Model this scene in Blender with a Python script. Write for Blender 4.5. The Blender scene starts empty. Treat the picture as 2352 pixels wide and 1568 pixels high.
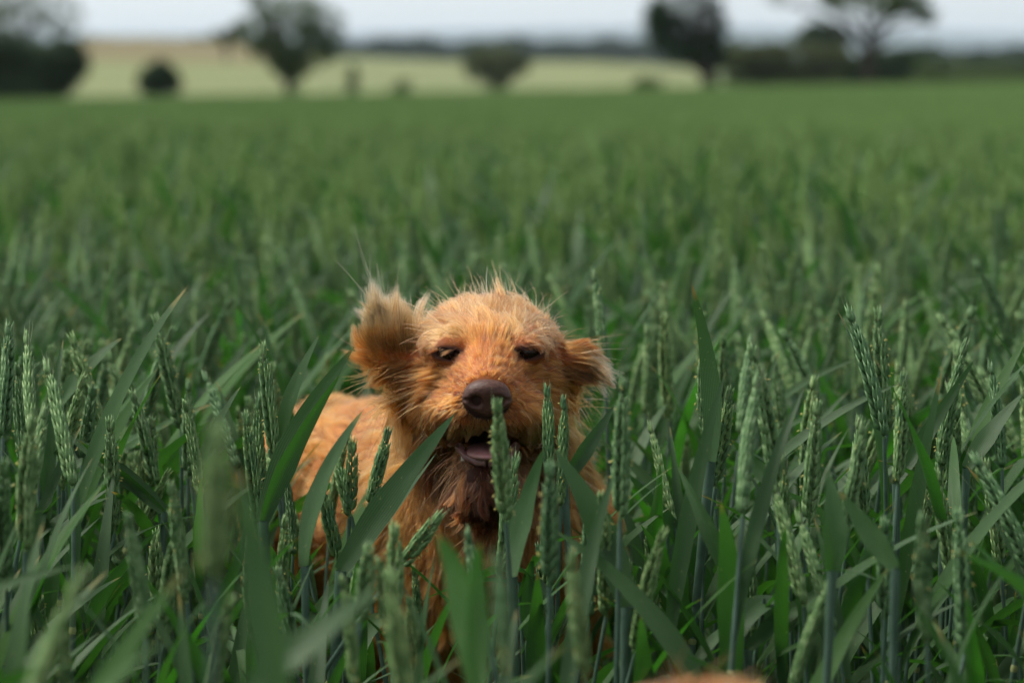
import bpy, math
import numpy as np
from mathutils import Vector, Matrix, Euler, kdtree

# ------------------------------------------------------------------ camera, sky, sun, exposure
SC = bpy.context.scene
C = SC.collection
rng = np.random.default_rng(7)
PW, PH = 2352.0, 1568.0                     # measuring units read off the photograph
LENS = 85.0
F = LENS / 36.0 * PW
CAM_Z = 0.86
EYE_Y = 222.0                               # eye level line of the flat wheat field in those units
PITCH = math.atan((PH / 2 - EYE_Y) / F)
cam_d = bpy.data.cameras.new('camera')
cam = bpy.data.objects.new('camera', cam_d)
C.objects.link(cam)
cam.location = (0, 0, CAM_Z)
cam.rotation_euler = (math.pi / 2 - PITCH, 0, 0)
cam_d.lens = LENS
cam_d.sensor_width = 36
cam_d.clip_start = 0.05
cam_d.clip_end = 20000
cam_d.dof.use_dof = True
cam_d.dof.focus_distance = 1.96
cam_d.dof.aperture_fstop = 4.8
cam_d.dof.aperture_blades = 0
SC.camera = cam

SUN_EL, SUN_AZ = math.radians(60), math.radians(-75)      # azimuth from +Y towards +X
W = bpy.data.worlds.new('World')
SC.world = W
W.use_nodes = True
nt = W.node_tree
nt.nodes.clear()
out = nt.nodes.new('ShaderNodeOutputWorld')
bg = nt.nodes.new('ShaderNodeBackground')
sky = nt.nodes.new('ShaderNodeTexSky')
sky.sky_type = 'NISHITA'
sky.sun_disc = False
sky.sun_elevation = SUN_EL
sky.sun_rotation = SUN_AZ
sky.air_density = 1.0
sky.dust_density = 1.0
sky.ozone_density = 1.0
hs = nt.nodes.new('ShaderNodeHueSaturation')              # thin overcast: a paler, greyer sky
hs.inputs['Saturation'].default_value = 0.30
nt.links.new(sky.outputs[0], hs.inputs['Color'])
nt.links.new(hs.outputs[0], bg.inputs[0])
nt.links.new(bg.outputs[0], out.inputs[0])
bg.inputs[1].default_value = 0.124

sun_d = bpy.data.lights.new('sun', 'SUN')
sun = bpy.data.objects.new('sun', sun_d)
C.objects.link(sun)
sun_d.energy = 3.1
sun_d.angle = math.radians(30)
sun_d.color = (1.0, 0.95, 0.87)
sdir = Vector((math.sin(SUN_AZ) * math.cos(SUN_EL), math.cos(SUN_AZ) * math.cos(SUN_EL), math.sin(SUN_EL)))
sun.rotation_euler = sdir.to_track_quat('Z', 'Y').to_euler()
sun.location = sdir * 30

SC.view_settings.view_transform = 'Standard'
SC.view_settings.look = 'None'
SC.view_settings.exposure = 0.62
SC.view_settings.gamma = 1.0
SC.view_settings.use_curve_mapping = False
SC.render.engine = 'CYCLES'
SC.cycles.use_denoising = True
SC.cycles.max_bounces = 6
SC.cycles.diffuse_bounces = 2
SC.cycles.glossy_bounces = 2
SC.cycles.transmission_bounces = 4
SC.cycles.transparent_max_bounces = 6
SC.cycles.volume_bounces = 1
SC.cycles.caustics_reflective = False
SC.cycles.caustics_refractive = False
SC.cycles.use_adaptive_sampling = True
SC.cycles.adaptive_threshold = 0.03
SC.cycles.sample_clamp_indirect = 6.0


# ------------------------------------------------------------------ helpers
def at(px, py, D):
    """point in the place seen at px, py of the photograph at ground distance D"""
    a, b = (px - PW / 2) / F, (PH / 2 - py) / F
    cp, sp = math.cos(PITCH), math.sin(PITCH)
    d = np.array([a, cp + b * sp, -sp + b * cp])
    return np.array([0, 0, CAM_Z]) + d * (D / d[1])


def project(P):
    P = np.asarray(P, float) - np.array([0, 0, CAM_Z])
    cp, sp = math.cos(PITCH), math.sin(PITCH)
    dep = P[..., 1] * cp - P[..., 2] * sp
    up = P[..., 1] * sp + P[..., 2] * cp
    return PW / 2 + P[..., 0] / dep * F, PH / 2 - up / dep * F


def smooth(a, b, x):
    t = np.clip((np.asarray(x, float) - a) / (b - a), 0, 1)
    return t * t * (3 - 2 * t)


def nrm(v):
    v = np.asarray(v, float)
    return v / np.maximum(np.linalg.norm(v, axis=-1, keepdims=True), 1e-9)


def new_mesh(name, V, FA, mats, UV=None, smoothed=True, MI=None):
    """V (n,3); FA list of arrays of faces (each (m,k)); UV per vertex"""
    me = bpy.data.meshes.new(name)
    V = np.asarray(V, np.float32)
    if isinstance(FA, np.ndarray):
        FA = [FA]
    FA = [np.asarray(f, np.int32) for f in FA if len(f)]
    loops = np.concatenate([f.ravel() for f in FA])
    tot = np.concatenate([np.full(len(f), f.shape[1], np.int32) for f in FA])
    start = np.concatenate([[0], np.cumsum(tot)[:-1]]).astype(np.int32)
    me.vertices.add(len(V))
    me.vertices.foreach_set('co', V.ravel())
    me.loops.add(len(loops))
    me.loops.foreach_set('vertex_index', loops)
    me.polygons.add(len(tot))
    me.polygons.foreach_set('loop_start', start)
    me.polygons.foreach_set('loop_total', tot)
    if UV is not None:
        uv = me.uv_layers.new(name='UVMap')
        uv.data.foreach_set('uv', np.asarray(UV, np.float32)[loops].ravel())
    for m in (mats if isinstance(mats, (list, tuple)) else [mats]):
        me.materials.append(m)
    if MI is not None:
        me.polygons.foreach_set('material_index', np.asarray(MI, np.int32))
    me.polygons.foreach_set('use_smooth', np.full(len(tot), smoothed))
    me.update(calc_edges=True)
    me.validate()
    return me


class Geo:
    """collects pieces of one mesh: quads and triangles with uv and material index"""
    def __init__(s):
        s.V, s.Q, s.T, s.U, s.MQ, s.MT, s.n = [], [], [], [], [], [], 0

    def add(s, V, Q=None, T=None, U=None, mi=0):
        V = np.asarray(V, float)
        s.V.append(V)
        s.U.append(np.zeros((len(V), 2)) if U is None else np.asarray(U, float))
        if Q is not None and len(Q):
            s.Q.append(np.asarray(Q, int) + s.n); s.MQ.append(np.full(len(Q), mi))
        if T is not None and len(T):
            s.T.append(np.asarray(T, int) + s.n); s.MT.append(np.full(len(T), mi))
        s.n += len(V)
        return s

    def merge(s, g, M=None, mi=None):
        V = np.concatenate(g.V)
        if M is not None:
            V = V @ np.asarray(M)[:3, :3].T + np.asarray(M)[:3, 3]
        off = s.n
        s.V.append(V); s.U.append(np.concatenate(g.U))
        for q, m in zip(g.Q, g.MQ):
            s.Q.append(q + off); s.MQ.append(m if mi is None else np.full(len(q), mi))
        for q, m in zip(g.T, g.MT):
            s.T.append(q + off); s.MT.append(m if mi is None else np.full(len(q), mi))
        s.n += len(V)
        return s

    def mesh(s, name, mats, smoothed=True):
        FA, MI = [], []
        if s.Q:
            FA.append(np.concatenate(s.Q)); MI.append(np.concatenate(s.MQ))
        if s.T:
            FA.append(np.concatenate(s.T)); MI.append(np.concatenate(s.MT))
        return new_mesh(name, np.concatenate(s.V), FA, mats, np.concatenate(s.U), smoothed, np.concatenate(MI))


def link(name, data, parent=None):
    o = bpy.data.objects.new(name, data)
    C.objects.link(o)
    if parent is not None:
        o.parent = parent
    return o


def tag(o, label=None, cat=None, group=None, kind=None):
    if label: o['label'] = label
    if cat: o['category'] = cat
    if group: o['group'] = group
    if kind: o['kind'] = kind
    return o


def bez(p0, p1, p2, n):
    t = np.linspace(0, 1, n)[:, None]
    return (1 - t) ** 2 * p0 + 2 * t * (1 - t) * p1 + t * t * p2


def tube(P, R, sides=6):
    P = np.asarray(P, float)
    n = len(P)
    T = nrm(np.gradient(P, axis=0))
    ref = np.array([1.0, 0, 0]) if abs(T[:, 0]).mean() < .8 else np.array([0, 0, 1.0])
    A = nrm(np.cross(T, ref)); B = np.cross(T, A)
    th = np.linspace(0, 2 * math.pi, sides, endpoint=False)
    R = np.broadcast_to(np.asarray(R, float), (n,))
    V = P[:, None] + R[:, None, None] * (np.cos(th)[None, :, None] * A[:, None] + np.sin(th)[None, :, None] * B[:, None])
    i, j = np.meshgrid(np.arange(n - 1), np.arange(sides), indexing='ij')
    a = i * sides + j; b = i * sides + (j + 1) % sides
    Q = np.stack([a, b, b + sides, a + sides], -1).reshape(-1, 4)
    U = np.stack(np.broadcast_arrays(th[None] / 6.2832, np.linspace(0, 1, n)[:, None]), -1).reshape(-1, 2)
    return V.reshape(-1, 3), Q, U


# ------------------------------------------------------------------ materials
def mat(name):
    m = bpy.data.materials.new(name)
    m.use_nodes = True
    m.node_tree.nodes.clear()
    return m, m.node_tree.nodes, m.node_tree.links


def N(nodes, t, **kw):
    n = nodes.new('ShaderNode' + t)
    for k, v in kw.items():
        if k in n.inputs.keys():
            n.inputs[k].default_value = v
        else:
            setattr(n, k, v)
    return n


def ramp(nodes, stops):
    r = nodes.new('ShaderNodeValToRGB')
    e = r.color_ramp.elements
    while len(e) < len(stops): e.new(0.5)
    for el, (p, c) in zip(e, stops):
        el.position = p
        el.color = (*c, 1) if len(c) == 3 else c
    return r


def mixc(nodes, links, fac, a, b, mode='MIX'):
    m = nodes.new('ShaderNodeMix')
    m.data_type = 'RGBA'; m.blend_type = mode
    for sock, v in ((m.inputs[0], fac), (m.inputs[6], a), (m.inputs[7], b)):
        if isinstance(v, bpy.types.NodeSocket): links.new(v, sock)
        elif isinstance(v, (int, float)): sock.default_value = v
        else: sock.default_value = (*v, 1)
    return m.outputs[2]


def mathn(nodes, links, op, a, b=0.0, clamp=False):
    m = nodes.new('ShaderNodeMath')
    m.operation = op; m.use_clamp = clamp
    for sock, v in ((m.inputs[0], a), (m.inputs[1], b)):
        if isinstance(v, bpy.types.NodeSocket): links.new(v, sock)
        else: sock.default_value = v
    return m.outputs[0]


def leaf_material(name, green_a, green_b, bloom, trans, tip=(0.22, 0.20, 0.06), t_amt=0.30, tip_at=0.955):
    m, nd, lk = mat(name)
    o = N(nd, 'OutputMaterial')
    info = N(nd, 'ObjectInfo'); geo = N(nd, 'NewGeometry')
    tc = N(nd, 'TexCoord')
    sep = N(nd, 'SeparateXYZ'); lk.new(tc.outputs['UV'], sep.inputs[0])
    rnd = mathn(nd, lk, 'FRACT', mathn(nd, lk, 'ADD', info.outputs['Random'], geo.outputs['Random Per Island']))
    base = mixc(nd, lk, rnd, green_a, green_b)
    nz = N(nd, 'TexNoise', Scale=26.0, Detail=3.0); lk.new(tc.outputs['Object'], nz.inputs['Vector'])
    # upper face bare green, lower face with the grey waxy bloom of wheat leaves
    blm = mathn(nd, lk, 'MULTIPLY', mathn(nd, lk, 'ADD', mathn(nd, lk, 'MULTIPLY', geo.outputs['Backfacing'], 0.50), 0.14), mathn(nd, lk, 'ADD', nz.outputs['Fac'], 0.42))
    c1 = mixc(nd, lk, blm, base, bloom)
    # parallel veins
    vein = mathn(nd, lk, 'SINE', mathn(nd, lk, 'MULTIPLY', sep.outputs['X'], 70.0))
    vv = mathn(nd, lk, 'MULTIPLY', mathn(nd, lk, 'ADD', vein, 1.0), 0.16)
    c2 = mixc(nd, lk, vv, c1, (0.16, 0.24, 0.10))
    # yellowing tips and a few flecks
    wob = mathn(nd, lk, 'MULTIPLY', mathn(nd, lk, 'SUBTRACT', nz.outputs['Fac'], 0.5), 0.22)
    rr = mathn(nd, lk, 'MULTIPLY', rnd, 0.10)
    tt = mathn(nd, lk, 'SUBTRACT', mathn(nd, lk, 'ADD', mathn(nd, lk, 'ADD', sep.outputs['Y'], wob), rr), tip_at + 0.03)
    tf = mathn(nd, lk, 'MULTIPLY', tt, 14.0, True)
    c3 = mixc(nd, lk, tf, c2, tip)
    fl = N(nd, 'TexNoise', Scale=420.0, Detail=1.0); lk.new(tc.outputs['Object'], fl.inputs['Vector'])
    ff = mathn(nd, lk, 'MULTIPLY', mathn(nd, lk, 'SUBTRACT', fl.outputs['Fac'], 0.72), 8.0, True)
    c4 = mixc(nd, lk, ff, c3, (0.34, 0.36, 0.14))
    p = N(nd, 'BsdfPrincipled', Roughness=0.46)
    p.inputs['Specular IOR Level'].default_value = 0.24
    lk.new(c4, p.inputs['Base Color'])
    bp = N(nd, 'Bump', Strength=0.25, Distance=0.0006); lk.new(vein, bp.inputs['Height']); lk.new(bp.outputs[0], p.inputs['Normal'])
    tr = N(nd, 'BsdfTranslucent')
    lk.new(mixc(nd, lk, tf, trans, (0.4, 0.24, 0.05)), tr.inputs[0])
    mx = N(nd, 'MixShader'); mx.inputs[0].default_value = t_amt
    lk.new(p.outputs[0], mx.inputs[1]); lk.new(tr.outputs[0], mx.inputs[2])
    lk.new(mx.outputs[0], o.inputs[0])
    return m


def plain(name, cols, rough=0.6, scale=30.0, spec=0.3, bump=0.0, coord='Object', trans=None, detail=4.0, sss=0.0, stops=None, coat=0.0, vary=None):
    """noise-mixed colours, optional bump and translucency"""
    m, nd, lk = mat(name)
    o = N(nd, 'OutputMaterial'); tc = N(nd, 'TexCoord')
    nz = N(nd, 'TexNoise', Scale=scale, Detail=detail); lk.new(tc.outputs[coord], nz.inputs['Vector'])
    k = len(cols)
    st = stops or [0.3 + 0.4 * i / max(1, k - 1) for i in range(k)]
    rp = ramp(nd, list(zip(st, cols))); lk.new(nz.outputs['Fac'], rp.inputs[0])
    p = N(nd, 'BsdfPrincipled', Roughness=rough)
    p.inputs['Specular IOR Level'].default_value = spec
    p.inputs['Coat Weight'].default_value = coat
    colr = rp.outputs[0]
    if vary:                                   # each one its own shade
        info = N(nd, 'ObjectInfo')
        colr = mixc(nd, lk, 1.0, colr, mixc(nd, lk, info.outputs['Random'], vary[0], vary[1]), 'MULTIPLY')
    lk.new(colr, p.inputs['Base Color'])
    if sss:
        p.inputs['Subsurface Weight'].default_value = sss
        p.inputs['Subsurface Scale'].default_value = 0.004
    if bump:
        bp = N(nd, 'Bump', Strength=0.6, Distance=bump); lk.new(nz.outputs['Fac'], bp.inputs['Height']); lk.new(bp.outputs[0], p.inputs['Normal'])
    res = p.outputs[0]
    if trans:
        tr = N(nd, 'BsdfTranslucent'); tr.inputs[0].default_value = (*trans[0], 1)
        mx = N(nd, 'MixShader'); mx.inputs[0].default_value = trans[1]
        lk.new(res, mx.inputs[1]); lk.new(tr.outputs[0], mx.inputs[2]); res = mx.outputs[0]
    lk.new(res, o.inputs[0])
    return m


M_LEAF = leaf_material('wheat_leaf', (0.008, 0.037, 0.008), (0.022, 0.071, 0.014), (0.052, 0.115, 0.066), (0.055, 0.220, 0.014), t_amt=.23)
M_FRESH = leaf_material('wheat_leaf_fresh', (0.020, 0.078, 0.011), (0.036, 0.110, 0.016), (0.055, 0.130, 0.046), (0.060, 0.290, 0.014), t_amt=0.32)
M_EAR = plain('wheat_ear', [(0.070, 0.145, 0.050), (0.155, 0.265, 0.100), (0.310, 0.420, 0.200)], 0.5, 160.0, 0.22, trans=((0.15, 0.30, 0.06), 0.12), vary=((0.56, 0.68, 0.70), (1.10, 1.08, 0.98)))
M_EAR_FAR = plain('wheat_ear_warm_lit', [(0.085, 0.170, 0.042), (0.175, 0.300, 0.080), (0.310, 0.440, 0.140)], 0.5, 160.0, 0.2, trans=((0.20, 0.34, 0.05), 0.14))  # yellower than the near ears: warm grazing light painted into the colour
M_AWN = plain('wheat_awn', [(0.20, 0.27, 0.14), (0.30, 0.34, 0.20)], 0.5, 90.0, trans=((0.3, 0.36, 0.15), 0.25))
M_ANTHER = plain('wheat_anther', [(0.50, 0.42, 0.10), (0.62, 0.56, 0.22)], 0.6, 200.0)
M_STEM = plain('wheat_stem', [(0.042, 0.088, 0.052), (0.095, 0.160, 0.115)], 0.45, 40.0, 0.4)
M_COLLAR = plain('leaf_collar', [(0.22, 0.27, 0.10), (0.34, 0.36, 0.16)], 0.5, 60.0)
EAR_MATS = [M_EAR, M_AWN, M_ANTHER]
STEM_MATS = [M_STEM, M_COLLAR]
M_SOIL = plain('soil', [(0.030, 0.020, 0.013), (0.060, 0.040, 0.026), (0.095, 0.066, 0.045)], 0.9, 9.0, 0.15, bump=0.02, detail=8.0)
M_FIELDFAR = plain('meadow_ground', [(0.060, 0.095, 0.030), (0.095, 0.130, 0.045), (0.120, 0.150, 0.060)], 0.9, 0.06, 0.1, detail=6.0)

M_HILL = plain('far_hill', [(0.030, 0.050, 0.040), (0.050, 0.070, 0.055), (0.080, 0.095, 0.070)], 0.95, 0.004, 0.05, detail=6.0)


# ------------------------------------------------------------------ terrain
def terrain(x, y):
    x = np.asarray(x, float); y = np.asarray(y, float)
    near = (0.36 + np.clip(x, -30, 40) / 19.0 * 0.36) * smooth(18, 92, y)
    near = np.maximum(near, -0.4)
    xa = x / np.maximum(y, 60) * 320.0
    f = np.interp(xa, [-140, -75, -48, -33, -24, -10, 10, 19, 32, 70, 140], [7.2, 7.6, 7.9, 7.2, 5.6, 4.9, 4.8, 4.4, 3.0, 2.8, 2.6])
    h = near + (f - near) * smooth(96, 330, y)
    h = h + (13.5 - f) * smooth(420, 900, y)
    ridge = 84 + 6 * np.sin(x / 900 + 1.2) + 3 * np.sin(x / 370)
    h = h + (ridge * 2.35 - 13.5) * smooth(2600, 8000, y)
    return h


def sheet(name, xs, ys, m, lift=0.0, warp=None):
    X, Y = np.meshgrid(xs, ys)
    Z = terrain(X, Y) + lift
    V = np.stack([X, Y, Z], -1).reshape(-1, 3)
    nx, ny = len(xs), len(ys)
    i, j = np.meshgrid(np.arange(ny - 1), np.arange(nx - 1), indexing='ij')
    a = (i * nx + j).ravel()
    Q = np.stack([a, a + 1, a + nx + 1, a + nx], -1)
    return V, Q


gx = np.concatenate([-np.geomspace(8000, 30, 44), np.linspace(-28, 28, 45), np.geomspace(30, 8000, 44)])
gy = np.concatenate([np.linspace(-400, -20, 12), np.linspace(-15, 100, 60), np.geomspace(104, 8800, 110)])
V, Q = sheet('ground', gx, gy, None)
yc = V[Q].mean(1)[:, 1]
ground = tag(link('ground', new_mesh('ground', V, Q, [M_SOIL, M_FIELDFAR, M_HILL], None, True, (yc > 93).astype(int) + (yc > 1400))),
             'ground under the wheat rolling away to distant hills', 'ground', kind='structure')


def crop_field(name, poly_px, D0, D1, cols, lift, label, scale=0.05):
    """a standing pale crop beyond the wheat: canopy with its own height, sides going down to the ground"""
    n, k = 46, 30
    Ds = np.linspace(D0, D1, k)
    V = []
    for D in Ds:
        for t in np.linspace(0, 1, n):
            px = poly_px[0] + (poly_px[1] - poly_px[0]) * t
            x = (px - PW / 2) / F * D
            edge = min(t, 1 - t, (D - D0) / (D1 - D0) * 1.0 + 0.0, (D1 - D) / (D1 - D0))
            V.append((x, D, float(terrain(x, D)) + (lift if edge > 1e-6 else -0.2) + 0.05 * rng.standard_normal() * (edge > 1e-6)))
    i, j = np.meshgrid(np.arange(k - 1), np.arange(n - 1), indexing='ij')
    a = (i * n + j).ravel()
    Q = np.stack([a, a + 1, a + n + 1, a + n], -1)
    m = plain(name, cols, 0.9, scale, 0.1, detail=6.0)
    return tag(link(name, new_mesh(name, np.array(V), Q, m)), label, 'field', kind='structure')


crop_field('barley_field', (150, 690), 118, 205, [(0.155, 0.180, 0.077), (0.180, 0.200, 0.089)], 0.55, 'pale yellow-green crop on the slope between the dense thicket and the round tree')
crop_field('tan_field', (150, 640), 208, 330, [(0.152, 0.128, 0.064), (0.172, 0.148, 0.076)], 0.45, 'tan strip of field along the top of the slope')
crop_field('hay_field', (692, 1650), 124, 322, [(0.150, 0.177, 0.077), (0.180, 0.200, 0.090)], 0.5, 'pale field behind the small shrubs in the middle distance')


# ------------------------------------------------------------------ wheat: pieces
def leaf_geo(P, width, roll_ref, n_across=5, fold=0.35, roll=0.0, twist=0.0, shape='flag', wave=0.0, seed=0):
    """a leaf blade along the centreline P; roll_ref is the direction its face looks at"""
    n = len(P)
    T = nrm(np.gradient(P, axis=0))
    S = nrm(np.cross(T, np.broadcast_to(roll_ref, P.shape)))
    Nn = np.cross(S, T)
    t = np.linspace(0, 1, n)
    w = (0.52 + 0.48 * np.sin(np.clip(t / 0.42, 0, 1) * math.pi / 2)) * np.clip((1 - t) / 0.58, 0, 1) ** 0.72
    w = np.where(t < 0.42, 0.52 + 0.48 * np.sin(t / 0.42 * math.pi / 2), w) * width * 0.5
    a = roll + twist * t
    S2 = np.cos(a)[:, None] * S + np.sin(a)[:, None] * Nn
    N2 = -np.sin(a)[:, None] * S + np.cos(a)[:, None] * Nn
    u = np.linspace(-1, 1, n_across)
    fo = fold * (1 - 0.75 * t)
    lift = np.abs(u)[None, :] ** 1.3 * fo[:, None] * w[:, None]
    if wave:
        lift = lift + wave * w[:, None] * np.sin(t[:, None] * 17 + seed + u[None] * 1.2) * (np.abs(u)[None] > .6)
    V = P[:, None] + u[None, :, None] * w[:, None, None] * S2[:, None] * (1 - 0.12 * fo[:, None, None]) + lift[..., None] * N2[:, None]
    i, j = np.meshgrid(np.arange(n - 1), np.arange(n_across - 1), indexing='ij')
    q = (i * n_across + j).ravel()
    Q = np.stack([q, q + 1, q + n_across + 1, q + n_across], -1)
    U = np.stack(np.broadcast_arrays((u[None] + 1) / 2, t[:, None]), -1).reshape(-1, 2)
    return Geo().add(V.reshape(-1, 3), Q, None, U)


def scale_geo(L, wx, wy, sides=6, rings=4, awn=0.0, bow=0.25):
    """one pointed husk: an ovoid keeled scale along +Z, belly towards +Y"""
    ts = np.linspace(0, 1, rings + 2)[1:-1]
    prof = np.sin(np.pi * ts ** 0.75) ** 0.8
    th = np.linspace(0, 2 * math.pi, sides, endpoint=False)
    V = [(0, 0, 0)]
    for t, p in zip(ts, prof):
        for a in th:
            V.append((wx * p * math.cos(a), wy * p * math.sin(a) + bow * L * math.sin(math.pi * t) * 0.22, L * t))
    V.append((0, -0.01 * L, L * (1.0 + awn)))
    n = len(V)
    Q, T = [], []
    for r in range(rings - 1):
        for j in range(sides):
            a = 1 + r * sides + j; b = 1 + r * sides + (j + 1) % sides
            Q.append((a, b, b + sides, a + sides))
    for j in range(sides):
        T.append((0, 1 + (j + 1) % sides, 1 + j))
        k = 1 + (rings - 1) * sides
        T.append((k + j, k + (j + 1) % sides, n - 1))
    return Geo().add(np.array(V), Q, T)


def rot(axis, a):
    return np.array(Matrix.Rotation(a, 4, axis))


def trs(x, y, z):
    return np.array(Matrix.Translation((x, y, z)))


def spikelet_geo(r, detail=2, anther=False, awn=0.25):
    """four or five husks fanned side by side, the whole spikelet along +Z with its face to +X"""
    g = Geo()
    sides, rings = (6, 4) if detail == 2 else (4, 2)
    L = 0.0125
    for k, (ang, l, wd) in enumerate(((-0.26, 0.88, 1.0), (0.26, 0.88, 1.0), (-0.09, 1.03, 1.0), (0.11, 1.0, 1.0))[: (4 if detail == 2 else 3)]):
        s = scale_geo(L * l * r.uniform(.93, 1.07), 0.0025 * wd, 0.0021, sides, rings, awn * r.uniform(.4, 1.4))
        M = trs(0.0004 * k, ang * 0.0042, 0) @ rot('X', -ang) @ rot('Y', 0.02 if k < 2 else 0.13) @ rot('Z', -math.pi / 2)
        g.merge(s, M)
    if anther:
        for k in range(r.integers(1, 3)):
            s = scale_geo(0.0035, 0.00055, 0.00055, 4, 2)
            M = trs(0.0048, r.uniform(-.003, .003), r.uniform(.005, .010)) @ rot('Y', r.uniform(1.4, 2.6)) @ rot('X', r.uniform(-.6, .6))
            g.merge(s, M, mi=2)
    return g


def ear_layout(r, L, n):
    out = []
    for k in range(n):
        t = (k + .5) / n
        side = 1 if k % 2 else -1
        env = 0.72 + 0.28 * math.sin(math.pi * min(1, (t + .12) * .95)) - 0.30 * max(0, t - .8) / .2
        M = trs(0, 0, L * 0.90 * t) @ rot('Z', (0 if side > 0 else math.pi) + r.uniform(-.15, .15)) @ trs(0.0012 * env, 0, 0) @ rot('Y', 0.20 - 0.12 * t + r.uniform(-.05, .05))
        M = M @ np.diag([env * .88, env * .88, env * 1.05, 1])
        out.append(M)
    out.append(trs(0, 0, L * 0.90) @ rot('Z', math.pi / 2) @ np.diag([.8, .8, .95, 1]))
    return out


def awns_geo(r, L, n=5, ln=0.014):
    g = Geo()
    for k in range(n):
        a = r.uniform(0, 6.28); z0 = L * r.uniform(.84, .97)
        l = ln * r.uniform(.45, 1.3)
        d = np.array([math.cos(a) * .22, math.sin(a) * .22, 1.0])
        p0 = np.array([math.cos(a) * .0022, math.sin(a) * .0022, z0])
        P = bez(p0, p0 + d * l * .5, p0 + np.array([math.cos(a) * .1 * l, math.sin(a) * .1 * l, l]), 4)
        V, Q, U = tube(P, np.linspace(.00032, .00008, 4), 3)
        g.add(V, Q, None, U, 1)
    return g


def bend_ear(g, L, r, amt):
    """a slight bow along the ear"""
    a = r.uniform(0, 6.28)
    for V in g.V:
        t = V[:, 2] / L
        V[:, 0] += math.cos(a) * amt * L * t * t
        V[:, 1] += math.sin(a) * amt * L * t * t
    return g


def ear_geo(r, L=0.095, n=20, detail=2, flower=0.4, bend=None):
    g = Geo()
    V, Q, U = tube(np.array([[0, 0, 0], [0, 0, L * .5], [0, 0, L * .93]]), [.0013, .0011, .0006], 5)
    g.add(V, Q, None, U)
    for M in ear_layout(r, L, n):
        g.merge(spikelet_geo(r, detail, r.random() < flower), M)
    if detail == 2:
        g.merge(awns_geo(r, L))
    return bend_ear(g, L, r, r.choice([.03, .08, .16]) if bend is None else bend)


def frame_to(p, d, spin=0.0):
    q = Vector(d).to_track_quat('Z', 'Y').to_matrix().to_4x4()
    return np.array(Matrix.Translation(Vector(p)) @ q @ Matrix.Rotation(spin, 4, 'Z'))


def stem_geo(P, nodes_at=(), r0=0.0026, r1=0.0015, sides=7, collar=None):
    n = len(P)
    R = np.linspace(r0, r1, n)
    for f in nodes_at:
        R[int(f * (n - 1))] *= 1.28
    V, Q, U = tube(P, R, sides)
    g = Geo().add(V, Q, None, U)
    for f in nodes_at:
        k = int(f * (n - 1))
        c = P[k]; T = nrm(P[min(k + 1, n - 1)] - P[k - 1])
        V, Q, U = tube(np.array([c - T * .002, c + T * .0005, c + T * .003]), [R[k] * 1.05, R[k] * 1.22, R[k] * 1.0], sides)
        g.add(V, Q, None, U, 1)
    return g


def variant(r, detail=2, tiller=False):
    """one wheat plant at the origin: stem, ear and leaves as separate pieces, about 0.62 m tall"""
    H = 0.525 * r.uniform(.93, 1.05)
    H *= .84 if tiller else 1
    lean = r.uniform(0, .10); az = r.uniform(0, 6.28)
    top = np.array([math.cos(az) * lean * H, math.sin(az) * lean * H, H])
    P = bez(np.zeros(3), np.array([0, 0, H * .6]), top, 10 if detail == 2 else 5)
    d = nrm(P[-1] - P[-2] + r.normal(0, .004, 3))
    L = r.uniform(.082, .104)
    fl = .5 if r.random() < .6 else 0.05
    ear = ear_geo(r, L, 20 if detail == 2 else 16, detail, fl if detail == 2 else fl * .4)
    e2 = Geo().merge(ear, frame_to(P[-1], d, r.uniform(0, 6.28)))
    nodes = (.33, .62, .80) if detail == 2 else ()
    st = stem_geo(P, nodes, sides=7 if detail == 2 else 4)
    lv = []
    for k, f in enumerate(((.97, .86, .72, .58, .42) if tiller else (.82, .68, .54, .40, .28))[: (5 if detail == 2 else 3)]):
        i0 = f * (len(P) - 1); a = int(i0)
        b = P[a] + (P[min(a + 1, len(P) - 1)] - P[a]) * (i0 - a)
        azl = r.normal(0.25, 1.3) + (math.pi if r.random() < .42 else 0) * 1.0
        out = np.array([math.cos(azl), math.sin(azl), 0])
        Ln = r.uniform(.14, .22) * (1 - .06 * k)
        up = r.uniform(.95, 2.5)
        el = math.atan(up)
        droop = r.choice([0.05, .15, .35, .7], p=[.48, .38, .11, .03])
        c1 = b + (out * math.cos(el) * .6 + np.array([0, 0, math.sin(el) * 1.05])) * Ln * .55
        tip = b + (out * math.cos(el) + np.array([0, 0, math.sin(el)])) * Ln - np.array([0, 0, droop * Ln]) + out * droop * Ln * .25
        n = 13 if detail == 2 else 6
        PL = bez(b, c1, tip, n)
        ref = nrm(np.array([-out[0] * .8, -out[1] * .8, .7]))
        lv.append(leaf_geo(PL, r.uniform(.010, .019 if tiller else .017), ref, 5 if detail == 2 else 3, r.uniform(.15, .55), r.uniform(-.5, .5), r.uniform(-1.1, 1.1), wave=.08, seed=r.uniform(0, 9)))
    tipv = P[-1] + d * (0 if tiller else L)
    return dict(stem=st, ear=None if tiller else e2, leaves=lv, H=H + (0 if tiller else L), tip=tipv)


# ------------------------------------------------------------------ dog (shape field -> one continuous skin, fur as hair curves)
def sd_ell(P, c, r, R=None):
    q = P - np.asarray(c, np.float32)
    if R is not None:
        q = q @ np.asarray(R, np.float32)
    r = np.asarray(r, np.float32)
    k0 = np.linalg.norm(q / r, axis=-1)
    k1 = np.linalg.norm(q / (r * r), axis=-1)
    return k0 * (k0 - 1) / np.maximum(k1, 1e-6)


def sd_cap(P, a, b, ra, rb):
    a = np.asarray(a, np.float32); b = np.asarray(b, np.float32)
    ab = b - a
    t = np.clip(((P - a) @ ab) / (ab @ ab), 0, 1)
    return np.linalg.norm(P - a - t[..., None] * ab, axis=-1) - (ra + (rb - ra) * t)


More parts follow.
